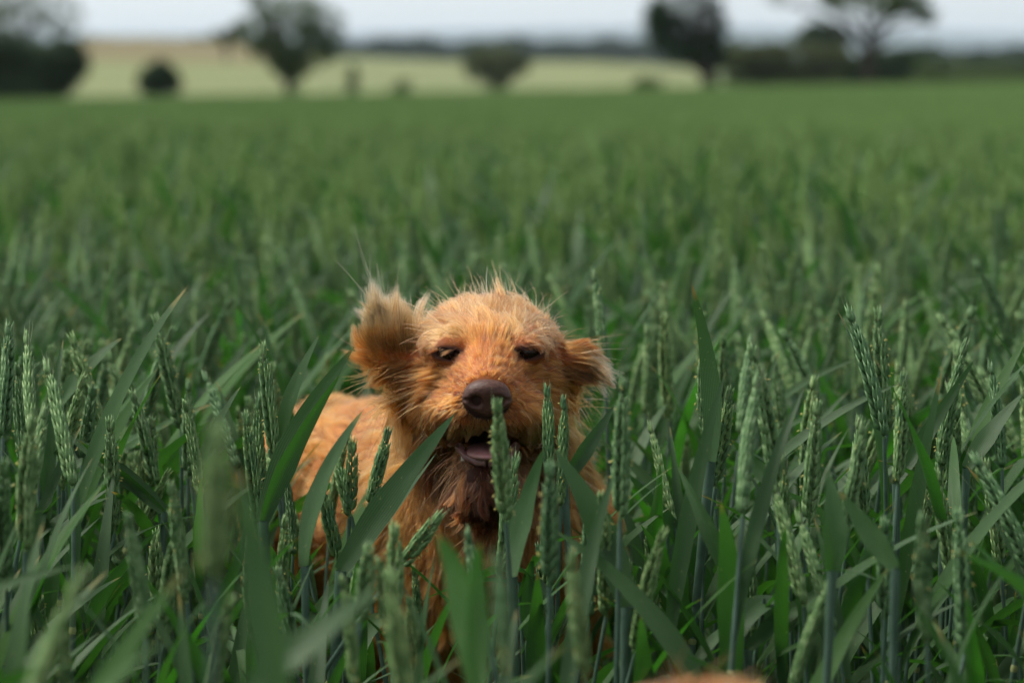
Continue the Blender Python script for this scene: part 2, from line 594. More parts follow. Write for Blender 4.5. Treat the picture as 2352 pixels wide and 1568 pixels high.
def smin(a, b, k):
    h = np.clip(0.5 + 0.5 * (b - a) / k, 0, 1)
    return b + (a - b) * h - k * h * (1 - h)


def smax(a, b, k):
    return -smin(-a, -b, k)


def surface_nets(ax, ay, az, fn):
    nx, ny, nz = len(ax), len(ay), len(az)
    D = np.empty((nx, ny, nz), np.float32)
    Y, Z = np.meshgrid(ay, az, indexing='ij')
    step = 16
    for i in range(0, nx, step):
        xs = ax[i:i + step]
        P = np.empty((len(xs), ny, nz, 3), np.float32)
        P[..., 0] = xs[:, None, None]; P[..., 1] = Y; P[..., 2] = Z
        D[i:i + step] = fn(P)
    S = D < 0
    cnt = np.zeros((nx - 1, ny - 1, nz - 1), np.int8)
    for dx in (0, 1):
        for dy in (0, 1):
            for dz in (0, 1):
                cnt += S[dx:nx - 1 + dx, dy:ny - 1 + dy, dz:nz - 1 + dz]
    act = (cnt > 0) & (cnt < 8)
    idx = np.full(act.shape, -1, np.int64)
    I, J, K = np.nonzero(act)
    idx[I, J, K] = np.arange(len(I))
    acc = np.zeros((len(I), 3)); w = np.zeros(len(I))
    cs = [(a, b, c) for a in (0, 1) for b in (0, 1) for c in (0, 1)]
    for p in cs:
        for axis in range(3):
            if p[axis] == 0:
                q = list(p); q[axis] = 1
                d0 = D[I + p[0], J + p[1], K + p[2]]; d1 = D[I + q[0], J + q[1], K + q[2]]
                cr = (d0 < 0) != (d1 < 0)
                t = np.where(cr, d0 / np.where(cr, d0 - d1, 1), 0)
                p0 = np.stack([ax[I + p[0]], ay[J + p[1]], az[K + p[2]]], -1)
                p1 = np.stack([ax[I + q[0]], ay[J + q[1]], az[K + q[2]]], -1)
                acc += np.where(cr[:, None], p0 + (p1 - p0) * t[:, None], 0); w += cr
    V = acc / w[:, None]
    Q = []
    for axis, (u, v) in ((0, (1, 2)), (1, (2, 0)), (2, (0, 1))):
        sl0 = [slice(None)] * 3; sl1 = [slice(None)] * 3
        sl0[axis] = slice(0, -1); sl1[axis] = slice(1, None)
        for k in (u, v):
            sl0[k] = slice(1, -1); sl1[k] = slice(1, -1)
        s0 = S[tuple(sl0)]; s1 = S[tuple(sl1)]
        c = np.argwhere(s0 != s1)
        if not len(c): continue
        flip = s0[tuple(c.T)]
        c[:, u] += 1; c[:, v] += 1
        def cell(du, dv):
            e = c.copy(); e[:, u] -= du; e[:, v] -= dv
            return idx[e[:, 0], e[:, 1], e[:, 2]]
        q = np.stack([cell(1, 1), cell(0, 1), cell(0, 0), cell(1, 0)], -1)
        q[~flip] = q[~flip][:, ::-1]
        Q.append(q)
    Q = np.concatenate(Q)
    return V, Q[(Q >= 0).all(1)]


def axis_pts(lo, hi, fine, hf, hc):
    pts = [lo]
    while pts[-1] < hi:
        x = pts[-1]
        dist = max(fine[0] - x, x - fine[1], 0)
        pts.append(x + min(hc, hf + dist * 0.12))
    return np.array(pts)


HEADZ = 0.64          # head centre above the soil
EYES = np.array([[-0.0325, -0.034, 0.0085], [0.0335, -0.034, 0.0090]])


def dog_field(P, hang):
    """signed distance of the dog; origin at the middle of the head, -Y the way it looks"""
    d = sd_ell(P, (0, 0.040, -0.005), (0.052, 0.072, 0.032))
    def u(e, k=0.015):
        nonlocal d
        d = smin(d, e, k)
    for s in (-1, 1):
        u(sd_ell(P, (s * .029, -.004, .011), (.025, .030, .016)), .014)         # brow
        u(sd_ell(P, (s * .034, .020, -.036), (.026, .040, .038)), .02)          # cheek
        u(sd_ell(P, (s * .023, -.056, -.040), (.027, .038, .020)), .012)        # flews
    u(sd_cap(P, (0, .0, -.010), (0, -.082, -.021), .038, .024), .016)           # muzzle
    u(sd_cap(P, (0, .05, -.070), (0, -.045, -.087), .030, .017), .014)          # lower jaw
    u(sd_ell(P, (0, -.056, -.096), (.021, .022, .016)), .012)                   # beard root
    u(sd_cap(P, (0, .07, -.02), (0, .16, -.13), .058, .080), .03)               # neck
    u(sd_ell(P, (0.0, .140, -.205), (.072, .080, .115)), .03)                   # chest
    u(sd_cap(P, (0, .19, -.190), (-.11, .44, -.200), .105, .102), .04)          # ribcage
    u(sd_cap(P, (-.11, .44, -.200), (-.175, .60, -.200), .098, .090), .04)       # loin
    side = np.array([.94, .34, 0]) ; back = np.array([-.22, .975, 0])
    for s in (-1, 1):
        sh = np.array([0, .165, -.22]) + np.array([1, .1, 0]) * s * .060
        el = sh + np.array([0, .030, -.13]); wr = el + np.array([s * .004, -.022, -.17]); paw = wr + np.array([0, -.012, -.095])
        u(sd_cap(P, sh, el, .040, .030), .03); u(sd_cap(P, el, wr, .027, .019), .015); u(sd_cap(P, wr, paw, .019, .021), .01)
        u(sd_ell(P, paw + np.array([0, -.022, -.006]), (.026, .036, .0185)), .012)
        hp = np.array([-.175, .60, -.21]) + side * s * .055
        kn = hp + np.array([0, -.075, -.155]) + side * s * .012
        hk = kn + back * .13 + np.array([0, 0, -.115]); pt = hk + np.array([0, -.030, -.135])
        u(sd_cap(P, hp, kn, .066, .040), .03); u(sd_cap(P, kn, hk, .034, .018), .015); u(sd_cap(P, hk, pt, .017, .018), .008)
        u(sd_ell(P, pt + np.array([0, -.025, -.002]), (.024, .036, .018)), .012)
    u(sd_cap(P, (-.185, .665, -.165), (-.21, .76, -.24), .020, .012), .02)      # tail
    u(sd_cap(P, (-.21, .76, -.24), (-.22, .80, -.36), .012, .007), .01)
    if hang:
        for s in (-1, 1):
            u(sd_ell(P, (s * .060, .030, -.030), (.010, .024, .048)), .010)
    else:                                                                        # ears caught by the wind
        a = .30
        Rl = np.array([[math.cos(a), 0, math.sin(a)], [0, 1, 0], [-math.sin(a), 0, math.cos(a)]])
        u(sd_cap(P, (-.046, .036, .002), (-.082, .038, .001), .012, .010), .012)
        u(sd_ell(P, (-.079, .038, .002), (.023, .011, .0140), Rl), .008)
        u(sd_ell(P, (-.062, .040, -.022), (.012, .018, .028)), .012)
        u(sd_cap(P, (.046, .036, .002), (.064, .032, -.003), .012, .012), .012)
        u(sd_ell(P, (.068, .028, -.006), (.018, .014, .0150)), .008)
        u(sd_ell(P, (.058, .044, -.020), (.010, .018, .024)), .012)
        d = smax(d, -sd_ell(P, (.073, .015, -.016), (.012, .010, .0070)), .004)   # opening of the lifted ear
    for k_, e in enumerate(EYES):
        u(sd_ell(P, e + np.array([0, .0022, 0]), (.0150, .0116, .0122)), .006)       # lids closed round the eyeball
        a_ = (-.16, .16)[k_]
        Re = np.array([[math.cos(a_), 0, -math.sin(a_)], [0, 1, 0], [math.sin(a_), 0, math.cos(a_)]])
        d = smax(d, -sd_ell(P, e + np.array([0, -.010, -.0005]), (.0112, .016, .0037), Re), .0025)
    d = smax(d, -sd_ell(P, (0, -.072, -.0610), (.0255, .060, .0090)), .004)        # open mouth
    d = smax(d, -sd_ell(P, (0, -.045, -.0635), (.020, .045, .0105)), .004)
    return d


def head_shell(P):
    d = sd_ell(P, (0, 0.040, -0.005), (0.052, 0.072, 0.032))
    for s in (-1, 1):
        d = smin(d, sd_ell(P, (s * .029, -.004, .011), (.025, .030, .016)), .014)
        d = smin(d, sd_ell(P, (s * .034, .020, -.036), (.026, .040, .038)), .02)
        d = smin(d, sd_ell(P, (s * .023, -.056, -.040), (.027, .038, .020)), .012)
    d = smin(d, sd_cap(P, (0, .0, -.010), (0, -.082, -.021), .038, .024), .016)
    d = smin(d, sd_cap(P, (0, .05, -.070), (0, -.045, -.087), .030, .017), .014)
    return smin(d, sd_cap(P, (0, .07, -.02), (0, .16, -.13), .058, .080), .03)


def skin_material():
    m, nd, lk = mat('dog_skin')
    o = N(nd, 'OutputMaterial'); at_ = N(nd, 'Attribute', attribute_name='dark')
    tc = N(nd, 'TexCoord'); nz = N(nd, 'TexNoise', Scale=70.0, Detail=4.0); lk.new(tc.outputs['Object'], nz.inputs['Vector'])
    c = mixc(nd, lk, nz.outputs['Fac'], (0.16, 0.042, 0.009), (0.24, 0.070, 0.015))
    c = mixc(nd, lk, at_.outputs['Fac'], c, (0.030, 0.013, 0.010))
    p = N(nd, 'BsdfPrincipled', Roughness=0.6); lk.new(c, p.inputs['Base Color'])
    p.inputs['Specular IOR Level'].default_value = .12
    lk.new(p.outputs[0], o.inputs[0])
    return m


def fur_material():
    m, nd, lk = mat('dog_fur')
    o = N(nd, 'OutputMaterial'); a = N(nd, 'Attribute', attribute_name='tint')
    h = N(nd, 'BsdfHairPrincipled')
    h.model = 'CHIANG'; h.parametrization = 'COLOR'
    h.inputs['Roughness'].default_value = 0.36
    h.inputs['IOR'].default_value = 1.36
    h.inputs['Radial Roughness'].default_value = 0.55
    h.inputs['Coat'].default_value = 0.0
    lk.new(a.outputs['Color'], h.inputs['Color'])
    lk.new(h.outputs[0], o.inputs[0])
    return m


def make_dog(name, hang, counts, seed):
    r = np.random.default_rng(seed)
    if counts['fine']:
        ax = axis_pts(-.27, .16, (-.062, .062), .0026, .009)
        ay = axis_pts(-.14, .94, (-.115, .03), .0026, .011)
        az = axis_pts(-HEADZ - .02, .09, (-.115, .04), .0026, .010)
    else:
        ax = axis_pts(-.27, .16, (-.05, .05), .006, .011)
        ay = axis_pts(-.14, .94, (-.1, .05), .006, .013)
        az = axis_pts(-HEADZ - .02, .09, (-.1, .05), .006, .012)
    V, Q = surface_nets(ax, ay, az, lambda P: dog_field(P, hang))
    root = link(name, None)
    skin = bpy.data.materials.get('dog_skin') or skin_material()
    furm = bpy.data.materials.get('dog_fur') or fur_material()
    off = np.array([0, 0, HEADZ])
    me = new_mesh('dog_body', V + off, Q, skin)
    dark = np.zeros(len(V))
    for e in EYES:
        q = (V - e) / np.array([.015, .03, .0070])
        dark = np.maximum(dark, smooth(1.25, .75, np.linalg.norm(q, axis=1)))
    q = (V - np.array([0, -.065, -.0615])) / np.array([.033, .075, .0165])
    dark = np.maximum(dark, smooth(1.2, .8, np.linalg.norm(q, axis=1)))
    dark = np.maximum(dark, smooth(.024, .018, np.linalg.norm((V - np.array([0, -.10, -.024])) * np.array([1, .9, 1.2]), axis=1)))
    dark = np.maximum(dark, .9 * smooth(-.066, -.076, V[:, 2]) * smooth(.01, -.02, V[:, 1]))
    at_ = me.attributes.new('dark', 'FLOAT', 'POINT')
    at_.data.foreach_set('value', dark.astype(np.float32))
    body = link('body', me, root)

    # ---- fur
    A, B, Cc = V[Q[:, 0]], V[Q[:, 1]], V[Q[:, 2]]; Dd = V[Q[:, 3]]
    tri = np.concatenate([np.stack([A, B, Cc], 1), np.stack([A, Cc, Dd], 1)])
    cr = np.cross(tri[:, 1] - tri[:, 0], tri[:, 2] - tri[:, 0])
    area = np.linalg.norm(cr, axis=1) / 2
    cen = tri.mean(1)
    headw = smooth(.12, .06, cen[:, 1] - .25 * cen[:, 2]) * smooth(-.16, -.115, cen[:, 2])
    hidden = smooth(-.36, -.44, cen[:, 2])
    dens = counts['body'] * (1 - headw) * (1 - .8 * hidden) + counts['head'] * headw
    frontal = cen[:, 1] < .22
    dens = np.where(frontal & (headw < .5), dens * 1.6, dens)
    dens = dens * (1 + .5 * headw * smooth(.008, .02, cen[:, 2]))
    br = smooth(-.02, -.05, cen[:, 1]) * smooth(-.045, -.03, cen[:, 2]) * headw
    dens = dens * (1 + .9 * br)
    if not hang: dens = dens * (1 + 1.2 * smooth(-.060, -.068, cen[:, 0]) * smooth(-.004, .004, cen[:, 2]) * headw)
    dens = dens * (1 + 1.0 * smooth(-.068, -.078, cen[:, 2]) * smooth(.02, -.01, cen[:, 1]))
    n_t = r.poisson(area * dens)
    ti = np.repeat(np.arange(len(tri)), n_t)
    u, v = r.random(len(ti)), r.random(len(ti))
    fl = u + v > 1
    u[fl], v[fl] = 1 - u[fl], 1 - v[fl]
    p = tri[ti, 0] + (tri[ti, 1] - tri[ti, 0]) * u[:, None] + (tri[ti, 2] - tri[ti, 0]) * v[:, None]
    eps = 0.0025
    pf = p.astype(np.float32)
    nn = np.stack([dog_field(pf + np.eye(3, dtype=np.float32)[k] * eps, hang) - dog_field(pf - np.eye(3, dtype=np.float32)[k] * eps, hang) for k in range(3)], -1)
    nn = nrm(nn)
    keep = np.ones(len(p), bool)
    for e in EYES:
        q = (p - e) / np.array([.0125, .03, .0055]); keep &= np.linalg.norm(q, axis=1) > 1
    q = (p - np.array([0, -.068, -.0615])) / np.array([.030, .075, .0135]); keep &= np.linalg.norm(q, axis=1) > 1
    q = (p - np.array([0, -.104, -.021])) / np.array([.0200, .018, .0165]); keep &= np.linalg.norm(q, axis=1) > 1
    p, nn = p[keep], nn[keep]
    def swirl_(P, f, ph):
        return np.sin(P[:, 0] * f + ph) * np.sin(P[:, 1] * f * .9 + 2 * ph)
    n = len(p)
    x, y, z = p.T
    hw = smooth(.13, .07, y - .25 * z) * smooth(-.165, -.115, z)
    sgn = np.sign(x)
    # zones
    nose_d = np.linalg.norm((p - np.array([0, -.10, -.024])) * np.array([1, .8, 1]), axis=1)
    muzzle = smooth(-.020, -.050, y) * hw
    bridge = muzzle * smooth(-.045, -.028, z) * smooth(.028, .016, np.abs(x))
    chin = hw * smooth(-.072, -.084, z)
    crown = hw * smooth(.006, .020, z) * smooth(.062, .054, np.abs(x))
    ear_l = smooth(-.058, -.066, x) * smooth(-.013, -.005, z) * hw * (0 if hang else 1)
    ear_r = smooth(.056, .062, x) * smooth(-.026, -.020, z) * hw * (0 if hang else 1)
    fringe = smooth(.050, .058, np.abs(x)) * np.where(x < 0, smooth(.002, -.010, z), smooth(-.020, -.030, z)) * smooth(-.065, -.045, z) * hw * smooth(.0, .02, y)
    cheek = hw * (1 - muzzle) * (1 - crown)
    chest = (1 - hw) * smooth(.27, .17, y)
    # which way the hair lies
    flow = nrm(p - np.array([0, -.118, -.018])) * 1.0
    flow[:, 2] += -0.55 * smooth(-.015, -.055, z) - .25 * smooth(-.05, -.09, z)
    flow[:, 0] += sgn * .35 * cheek * smooth(.02, .05, np.abs(x))
    flow[:, 2] += .35 * crown
    bodyf = np.stack([-.18 + 0 * x + .5 * np.sign(x + .1) * .1, .85 + 0 * x, -.42 + 0 * x], -1)
    chestf = np.stack([.25 * x / .07, -.05 + 0 * x, -1 + 0 * x], -1)
    bf = bodyf + (chestf - bodyf) * smooth(.30, .19, y)[:, None]
    flow = nrm(flow) * hw[:, None] + nrm(bf) * (1 - hw)[:, None]
    flow = flow * (1 - chin)[:, None] + np.array([0, -.25, -1.0]) * chin[:, None]
    rl = nrm(p - np.array([-.052, .036, .004]))
    flow = flow * (1 - ear_l)[:, None] + (rl * .38 + np.stack([.26 + 4 * (x + .085), .05 + 0 * x, .85 * smooth(-.006, .008, z)], -1)) * ear_l[:, None]
    flow = flow * (1 - ear_r)[:, None] + np.stack([1 + 0 * x, -.1 + 0 * x, -.30 + 22 * (z + .006)], -1) * ear_r[:, None]
    flow = flow * (1 - fringe)[:, None] + np.stack([sgn * 1.0, .1 + 0 * x, np.where(x < 0, -.60, -.28)], -1) * fringe[:, None]
    # length, lift, curl
    L = .017 * (1 - hw) + hw * .033
    L = L * (1 - bridge) + .0080 * bridge
    L = np.where(muzzle > .5, np.interp(nose_d, [.02, .035, .07], [.006, .013, .026]), L)
    L = L + .008 * crown + .030 * ear_l * smooth(-.007, .007, z) * smooth(-.106, -.086, x) - .012 * ear_l - .004 * ear_r + np.where(x < 0, .018, .006) * fringe
    beard = hw * smooth(-.042, -.060, z) * smooth(.014, .026, np.abs(x)) * smooth(.05, .02, y)
    gl2_c = np.clip(.5 + .5 * swirl_(p, 210, 1.1), 0, 1)
    L = L + chin * (.000 + .026 * gl2_c) + chest * .016 + beard * .012
    brow = hw * smooth(.011, .015, z) * smooth(.026, .020, z) * smooth(.012, .020, np.abs(x)) * smooth(.056, .048, np.abs(x)) * smooth(-.012, -.022, y)
    brow = brow * (r.random(n) < .6)
    flow = flow * (1 - brow)[:, None] + np.stack([sgn * .8, -.30 + 0 * x, -.18 + 0 * x], -1) * brow[:, None]
    L = L * (1 - brow) + brow * .018
    for e in EYES:
        q = (p - e) / np.array([.024, .04, .0145]); near_eye = smooth(1.2, .8, np.linalg.norm(q, axis=1))
        L = L * (1 - .68 * near_eye * (brow < .5))
    ng = max(50, n // counts['tuft'])
    gi = r.choice(n, ng, replace=False)
    kd = kdtree.KDTree(ng)
    for a_, i in enumerate(gi): kd.insert(p[i], a_)
    kd.balance()
    near = np.array([kd.find(q_)[1] for q_ in p])
    gt = r.normal(0, .30, ng); gl = r.uniform(.72, 1.28, ng)
    ng2 = max(20, n // (counts['tuft'] * 7))
    gi2 = r.choice(n, ng2, replace=False)
    kd2 = kdtree.KDTree(ng2)
    for a_, i in enumerate(gi2): kd2.insert(p[i], a_)
    kd2.balance()
    near2 = np.array([kd2.find(q_)[1] for q_ in p])
    gl2 = r.uniform(0, 1, ng2)
    L = L * r.uniform(.60, 1.12, n) * gl[near] * (.85 + .3 * gl2[near2]) * (1 - ear_l * .30 * (1 - gl2[near2]))
    stray = r.random(n) < .014
    L = np.where(stray & (hw > .5) & (muzzle < .5), L * 1.45, L)
    lift = .15 + .05 * (1 - muzzle) * hw * (1 - crown) - .08 * crown + .10 * (1 - hw) + .10 * ear_l + .15 * brow
    lift = lift + np.where(stray, .35, 0)
    tang = nrm(flow - (flow * nn).sum(1)[:, None] * nn)
    # slow swirls so that tufts part in different ways
    def swirl(P, f, ph):
        return np.stack([np.sin(P[:, 1] * f + ph) + np.sin(P[:, 2] * f * 1.3 + 2 * ph), np.sin(P[:, 2] * f + 1.7 * ph) + np.sin(P[:, 0] * f * 1.2 + ph),
                         np.sin(P[:, 0] * f + .6 * ph) + np.sin(P[:, 1] * f * 1.1 - ph)], -1) * .5
    mess = (.30 * (1 - bridge) * hw + .42 * (1 - hw))[:, None]
    tang = nrm(tang + mess * 1.2 * (swirl(p, 70, 1.3) + .6 * swirl(p, 190, 2.9)) + r.normal(0, .10, (n, 3)))
    tang = nrm(tang - np.minimum((tang * nn).sum(1), 0)[:, None] * nn)
    d0 = nrm(tang * (1 - lift)[:, None] + nn * lift[:, None])
    K = 7
    pos = np.empty((n, K, 3)); pos[:, 0] = p - nn * .0006
    g = np.array([0, 0, -1.0])
    grav = (.10 + .25 * chin + .20 * fringe + .10 * chest - .10 * ear_l + .10 * crown + .15 * brow)[:, None]
    ph = swirl(p, 60, .7).sum(1) * 3 + r.normal(0, .5, n)
    wav = (.20 + .45 * chest + .75 * chin + .3 * beard + .25 * (1 - hw))[:, None]
    bx = nrm(np.cross(d0, nn))
    lay = hw * (1 - ear_l) * (1 - ear_r) * (1 - .7 * fringe) * (1 - .8 * chin) * np.where(stray, .15, 1) * (1 - .6 * brow)
    on = lay > .05                                      # hair of the head follows the skull instead of shooting off it
    gr_ = r.random(ng) ** 1.4
    rise = L * (r.uniform(.04, .14, n) + .34 * gr_[near] * (1 - .15 * crown))
    d = d0
    cur = tang.copy()
    for k in range(1, K):
        s = k / (K - 1)
        w_ = np.sin(s * 5.5 + ph)[:, None] * wav
        d = nrm(d0 + g * grav * s * 1.6 + tang * .7 * s + bx * w_ * s)
        nxt = pos[:, k - 1] + d * (L / (K - 1))[:, None]
        if on.any():
            P0 = pos[on, k - 1].astype(np.float32)
            f0 = head_shell(P0)
            gr = nrm(np.stack([head_shell(P0 + np.eye(3, dtype=np.float32)[q] * .002) for q in range(3)], -1) - f0[:, None])
            c = cur[on]
            c = nrm(c - (c * gr).sum(1)[:, None] * gr + (g * grav[on] * .5 + bx[on] * w_[on] * .6) * .8)
            cur[on] = c
            want = rise[on] * (s ** .8)
            step = nrm(c + gr * np.clip((want - f0) / (L[on] / (K - 1)), -.6, .8)[:, None])
            la = lay[on][:, None]
            nxt[on] = pos[on, k - 1] + nrm(d[on] * (1 - la) + step * la) * (L[on] / (K - 1))[:, None]
        pos[:, k] = nxt
    # tufts: strands lean on the nearest guide hair
    gp = pos[gi[near]]
    cl = (.76 - .12 * ear_l + .12 * beard + .20 * chin + .10 * fringe - .45 * bridge)[:, None] * r.uniform(.5, 1.1, (n, 1))
    cl = np.where(stray[:, None], cl * .25, cl)
    s = np.linspace(0, 1, K)[None] ** 1.5
    pos = pos + (gp - pos) * np.clip(cl * s, 0, .93)[..., None]
    gp2 = pos[gi2[near2]]
    cl2 = (.34 + .25 * chin + .2 * fringe + .12 * ear_l + .2 * beard - .42 * bridge)[:, None] * (~stray)[:, None]
    pos = pos + (gp2 - pos) * np.clip(cl2 * np.linspace(0, 1, K)[None] ** 2.0, 0, .86)[..., None]
    # colour of each strand: rust, golden, cream on ears and crown with top light painted in, wet dark beard
    rust = np.array([.225, .043, .0056]); gold = np.array([.415, .111, .0170]); cream = np.array([.80, .46, .20]); deep = np.array([.085, .018, .005]); wet = np.array([.012, .004, .0025]); tan = np.array([.44, .22, .085])
    t = np.clip(.45 + .22 * swirl(p, 40, 2.2)[:, 0] + r.normal(0, .20, n) + gt[near], 0, 1)[:, None]
    col = rust * (1 - t) + gold * t
    col = np.where((r.random(n) < .10)[:, None], col * .5 + cream * .5, col)
    col = col + (cream - col) * (np.clip(.60 * ear_l * smooth(-.004, .012, z) + .20 * crown * smooth(.008, .026, z) + .8 * (ear_r * smooth(.070, .082, x)), 0, 1) * r.uniform(.4, 1, n))[:, None]  # also paints the bright rim light at the right ear's end
    lipz = muzzle * smooth(-.036, -.050, z) * (1 - chin)
    col = col + (tan - col) * (lipz * r.uniform(.2, .9, n))[:, None]
    wetz = hw * smooth(-.050, -.060, z) * smooth(.06, .03, y)
    wetf = np.clip(chin * 1.2 + .7 * beard + .85 * wetz + .5 * hw * smooth(-.045, -.07, z) * smooth(.02, .04, np.abs(x)), 0, 1) * np.where(gl2[near2] < .86, 1, .7)
    col = col + (wet - col) * (wetf * r.uniform(.72, .99, n))[:, None]
    dk = r.random(n) < .08
    dk = dk | (gt[near] < -.42)
    for e in EYES:
        q = (p - e) / np.array([.021, .04, .0110]); dk = dk | (np.linalg.norm(q, axis=1) < r.uniform(.9, 1.1, n))
    if not hang: dk = dk | ((ear_r > .4) & (z < -.010) & (y < .030) & (r.random(n) < .8))
    col = np.where(dk[:, None], col * .25 + deep * .7, col)
    col = np.where(((1 - hw) > .6)[:, None], col * .7 + .3 * np.array([.44, .14, .026]), col)
    hc = bpy.data.hair_curves.new('fur')
    hc.add_curves([K] * n)
    hc.attributes['position'].data.foreach_set('vector', (pos + off).astype(np.float32).ravel())
    rad = hc.attributes.get('radius') or hc.attributes.new('radius', 'FLOAT', 'POINT')
    base_r = np.where(hw > .5, .00021, .00026) * counts['thick']
    prof = np.array([1, 1, .95, .85, .7, .5, .2])
    rad.data.foreach_set('value', (base_r[:, None] * prof[None] * r.uniform(.7, 1.2, (n, 1))).astype(np.float32).ravel())
    tn = hc.attributes.new('tint', 'FLOAT_COLOR', 'CURVE')
    tn.data.foreach_set('color', np.concatenate([np.clip(col, .003, .95), np.ones((n, 1))], 1).astype(np.float32).ravel())
    hc.materials.append(furm)
    link('fur', hc, body)
    print(name, 'hairs', n, 'verts', len(V))

    # ---- nose, eyes, mouth
    mn = bpy.data.materials.get('dog_nose') or plain('dog_nose', [(0.045, 0.018, 0.012), (0.095, 0.042, 0.029)], .5, 420.0, .28, bump=.0007, detail=3)
    def nose_f(P):
        d = sd_ell(P, (0, -.100, -.0165), (.0195, .013, .0115))
        d = smin(d, sd_ell(P, (0, -.100, -.026), (.0125, .012, .0115)), .008)
        for s_ in (-1, 1):
            d = smin(d, sd_ell(P, (s_ * .0125, -.1015, -.0230), (.0088, .0095, .0080)), .005)
        for s_ in (-1, 1):
            d = smax(d, -sd_ell(P, (s_ * .0100, -.1125, -.0240), (.0064, .0110, .0056)), .003)
            d = smax(d, -sd_cap(P, (s_ * .0105, -.111, -.0232), (s_ * .0215, -.106, -.0222), .0018, .0012), .002)
        d = smax(d, -((P[..., 1] + .1105) * .93 + (P[..., 2] + .0215) * .36), .004)
        d = smax(d, -sd_cap(P, (0, -.1115, -.022), (0, -.1065, -.040), .0010, .0010), .002)
        return d
    h = .0009 if counts['fine'] else .002
    V2, Q2 = surface_nets(np.arange(-.026, .026, h), np.arange(-.122, -.080, h), np.arange(-.050, -.004, h), nose_f)
    V2 = (V2 - np.array([0, -.098, -.021])) * .93 + np.array([0, -.098, -.0205])
    link('nose', new_mesh('dog_nose', V2 + off, Q2, mn), root)
    me_ = bpy.data.materials.get('dog_eye') or plain('dog_eye', [(0.006, 0.003, 0.002), (0.014, 0.006, 0.003)], .10, 300.0, .22)
    for e in EYES:
        th, phi = np.linspace(0, math.pi, 17), np.linspace(0, 2 * math.pi, 24, endpoint=False)
        Vs = np.array([[math.sin(a_) * math.cos(b_), math.sin(a_) * math.sin(b_), math.cos(a_)] for a_ in th for b_ in phi]) * .0098 + e + np.array([0, .0022, 0])
        i, j = np.meshgrid(np.arange(16), np.arange(24), indexing='ij')
        a_ = (i * 24 + j).ravel(); b_ = (i * 24 + (j + 1) % 24).ravel()
        link('eye', new_mesh('dog_eye', Vs + off, np.stack([a_, a_ + 24, b_ + 24, b_], -1), me_), root)
    mt = bpy.data.materials.get('dog_tongue') or plain('dog_tongue', [(0.40, 0.17, 0.16), (0.52, 0.27, 0.25)], .32, 260.0, .5, bump=.0004, sss=.15)
    def tong(P):
        d = sd_ell(P, (0, -.052, -.0712), (.0190, .036, .0060))
        d = smax(d, -sd_cap(P, (0, -.09, -.0640), (0, -.02, -.0640), .0022, .0022), .004)
        return d
    V3, Q3 = surface_nets(np.arange(-.026, .026, .0015), np.arange(-.094, -.010, .002), np.arange(-.083, -.058, .001), tong)
    link('tongue', new_mesh('dog_tongue', V3 + off, Q3, mt), root)
    ml = bpy.data.materials.get('dog_lip') or plain('dog_lip', [(0.13, 0.055, 0.050), (0.34, 0.17, 0.155)], .28, 170.0, .5, bump=.0012, detail=5)
    a_ = np.linspace(-1.15, 1.15, 26)
    lip = np.stack([np.sin(a_) * .0262, -.045 - np.cos(a_) * .028 + 0 * a_, -.0775 + .012 * np.abs(a_ / 1.15) ** 2.2], -1)
    V4, Q4, U4 = tube(lip, .0034 + .0009 * np.sin(np.linspace(0, 40, 26)) * .6, 8)
    link('lower_lip', Geo().add(V4 + off, Q4, None, U4).mesh('dog_lip', ml), root)
    mth = bpy.data.materials.get('dog_tooth') or plain('dog_tooth', [(0.50, 0.45, 0.36), (0.62, 0.57, 0.47)], .25, 90.0, .5)
    for tx, ty, hh, rr in ((-.0195, -.060, .0105, .0024), (.0195, -.060, .0115, .0024), (-.0075, -.0705, .0036, .0017), (-.0025, -.0722, .0036, .0017), (.0025, -.0722, .0036, .0017), (.0075, -.0705, .0036, .0017)):
        P_ = np.array([[tx, ty, -.0775], [tx * 1.03, ty - .001, -.0775 + hh * .55], [tx * 1.0, ty + .001, -.0775 + hh]])
        V5, Q5, U5 = tube(bez(*P_, 6), np.linspace(1, .12, 6) ** .7 * rr, 7)
        link('tooth', Geo().add(V5 + off, Q5, None, U5).mesh('dog_tooth', mth), root)
    return root


hx, _, hz = at(1121, 832, 2.03)
dog = make_dog('dog', False, dict(fine=True, head=1250000, body=260000, tuft=26, thick=1.0), 11)
dog.location = (hx, 2.03, hz - HEADZ)
dog.location.z = 0.0 if abs(hz - HEADZ) < .03 else hz - HEADZ
DOG_Z = dog.location.z
print('dog z', hz - HEADZ)
tag(dog, 'shaggy rust-coloured dog with windblown ears standing in the wheat, facing the camera', 'dog')

dog2 = make_dog('dog', True, dict(fine=False, head=160000, body=40000, tuft=12, thick=1.6), 23)
top2 = at(1594, 1610, 1.22)
sc2 = float((top2[2]) / (HEADZ + .037))
dog2.scale = (sc2,) * 3
dog2.rotation_euler = (0, 0, math.pi * .97)
dog2.location = (top2[0] + .006, 1.268, 0)
tag(dog2, 'blurred orange crown of a second dog at the bottom edge of the picture', 'dog')


# ------------------------------------------------------------------ wheat: the plants one can pick out
def dog_clear(x, y):
    """distance from the dog's standing room (negative inside)"""
    p = np.stack([np.asarray(x, float) - hx, np.asarray(y, float) - 2.03], -1)
    def seg(a, b, rad):
        a, b = np.array(a), np.array(b)
        t = np.clip(((p - a) @ (b - a)) / ((b - a) @ (b - a)), 0, 1)
        return np.linalg.norm(p - a - t[..., None] * (b - a), axis=-1) - rad
    return np.minimum(seg((0, .10), (-.02, .2), .095), seg((-.02, .2), (-.17, .75), .125))


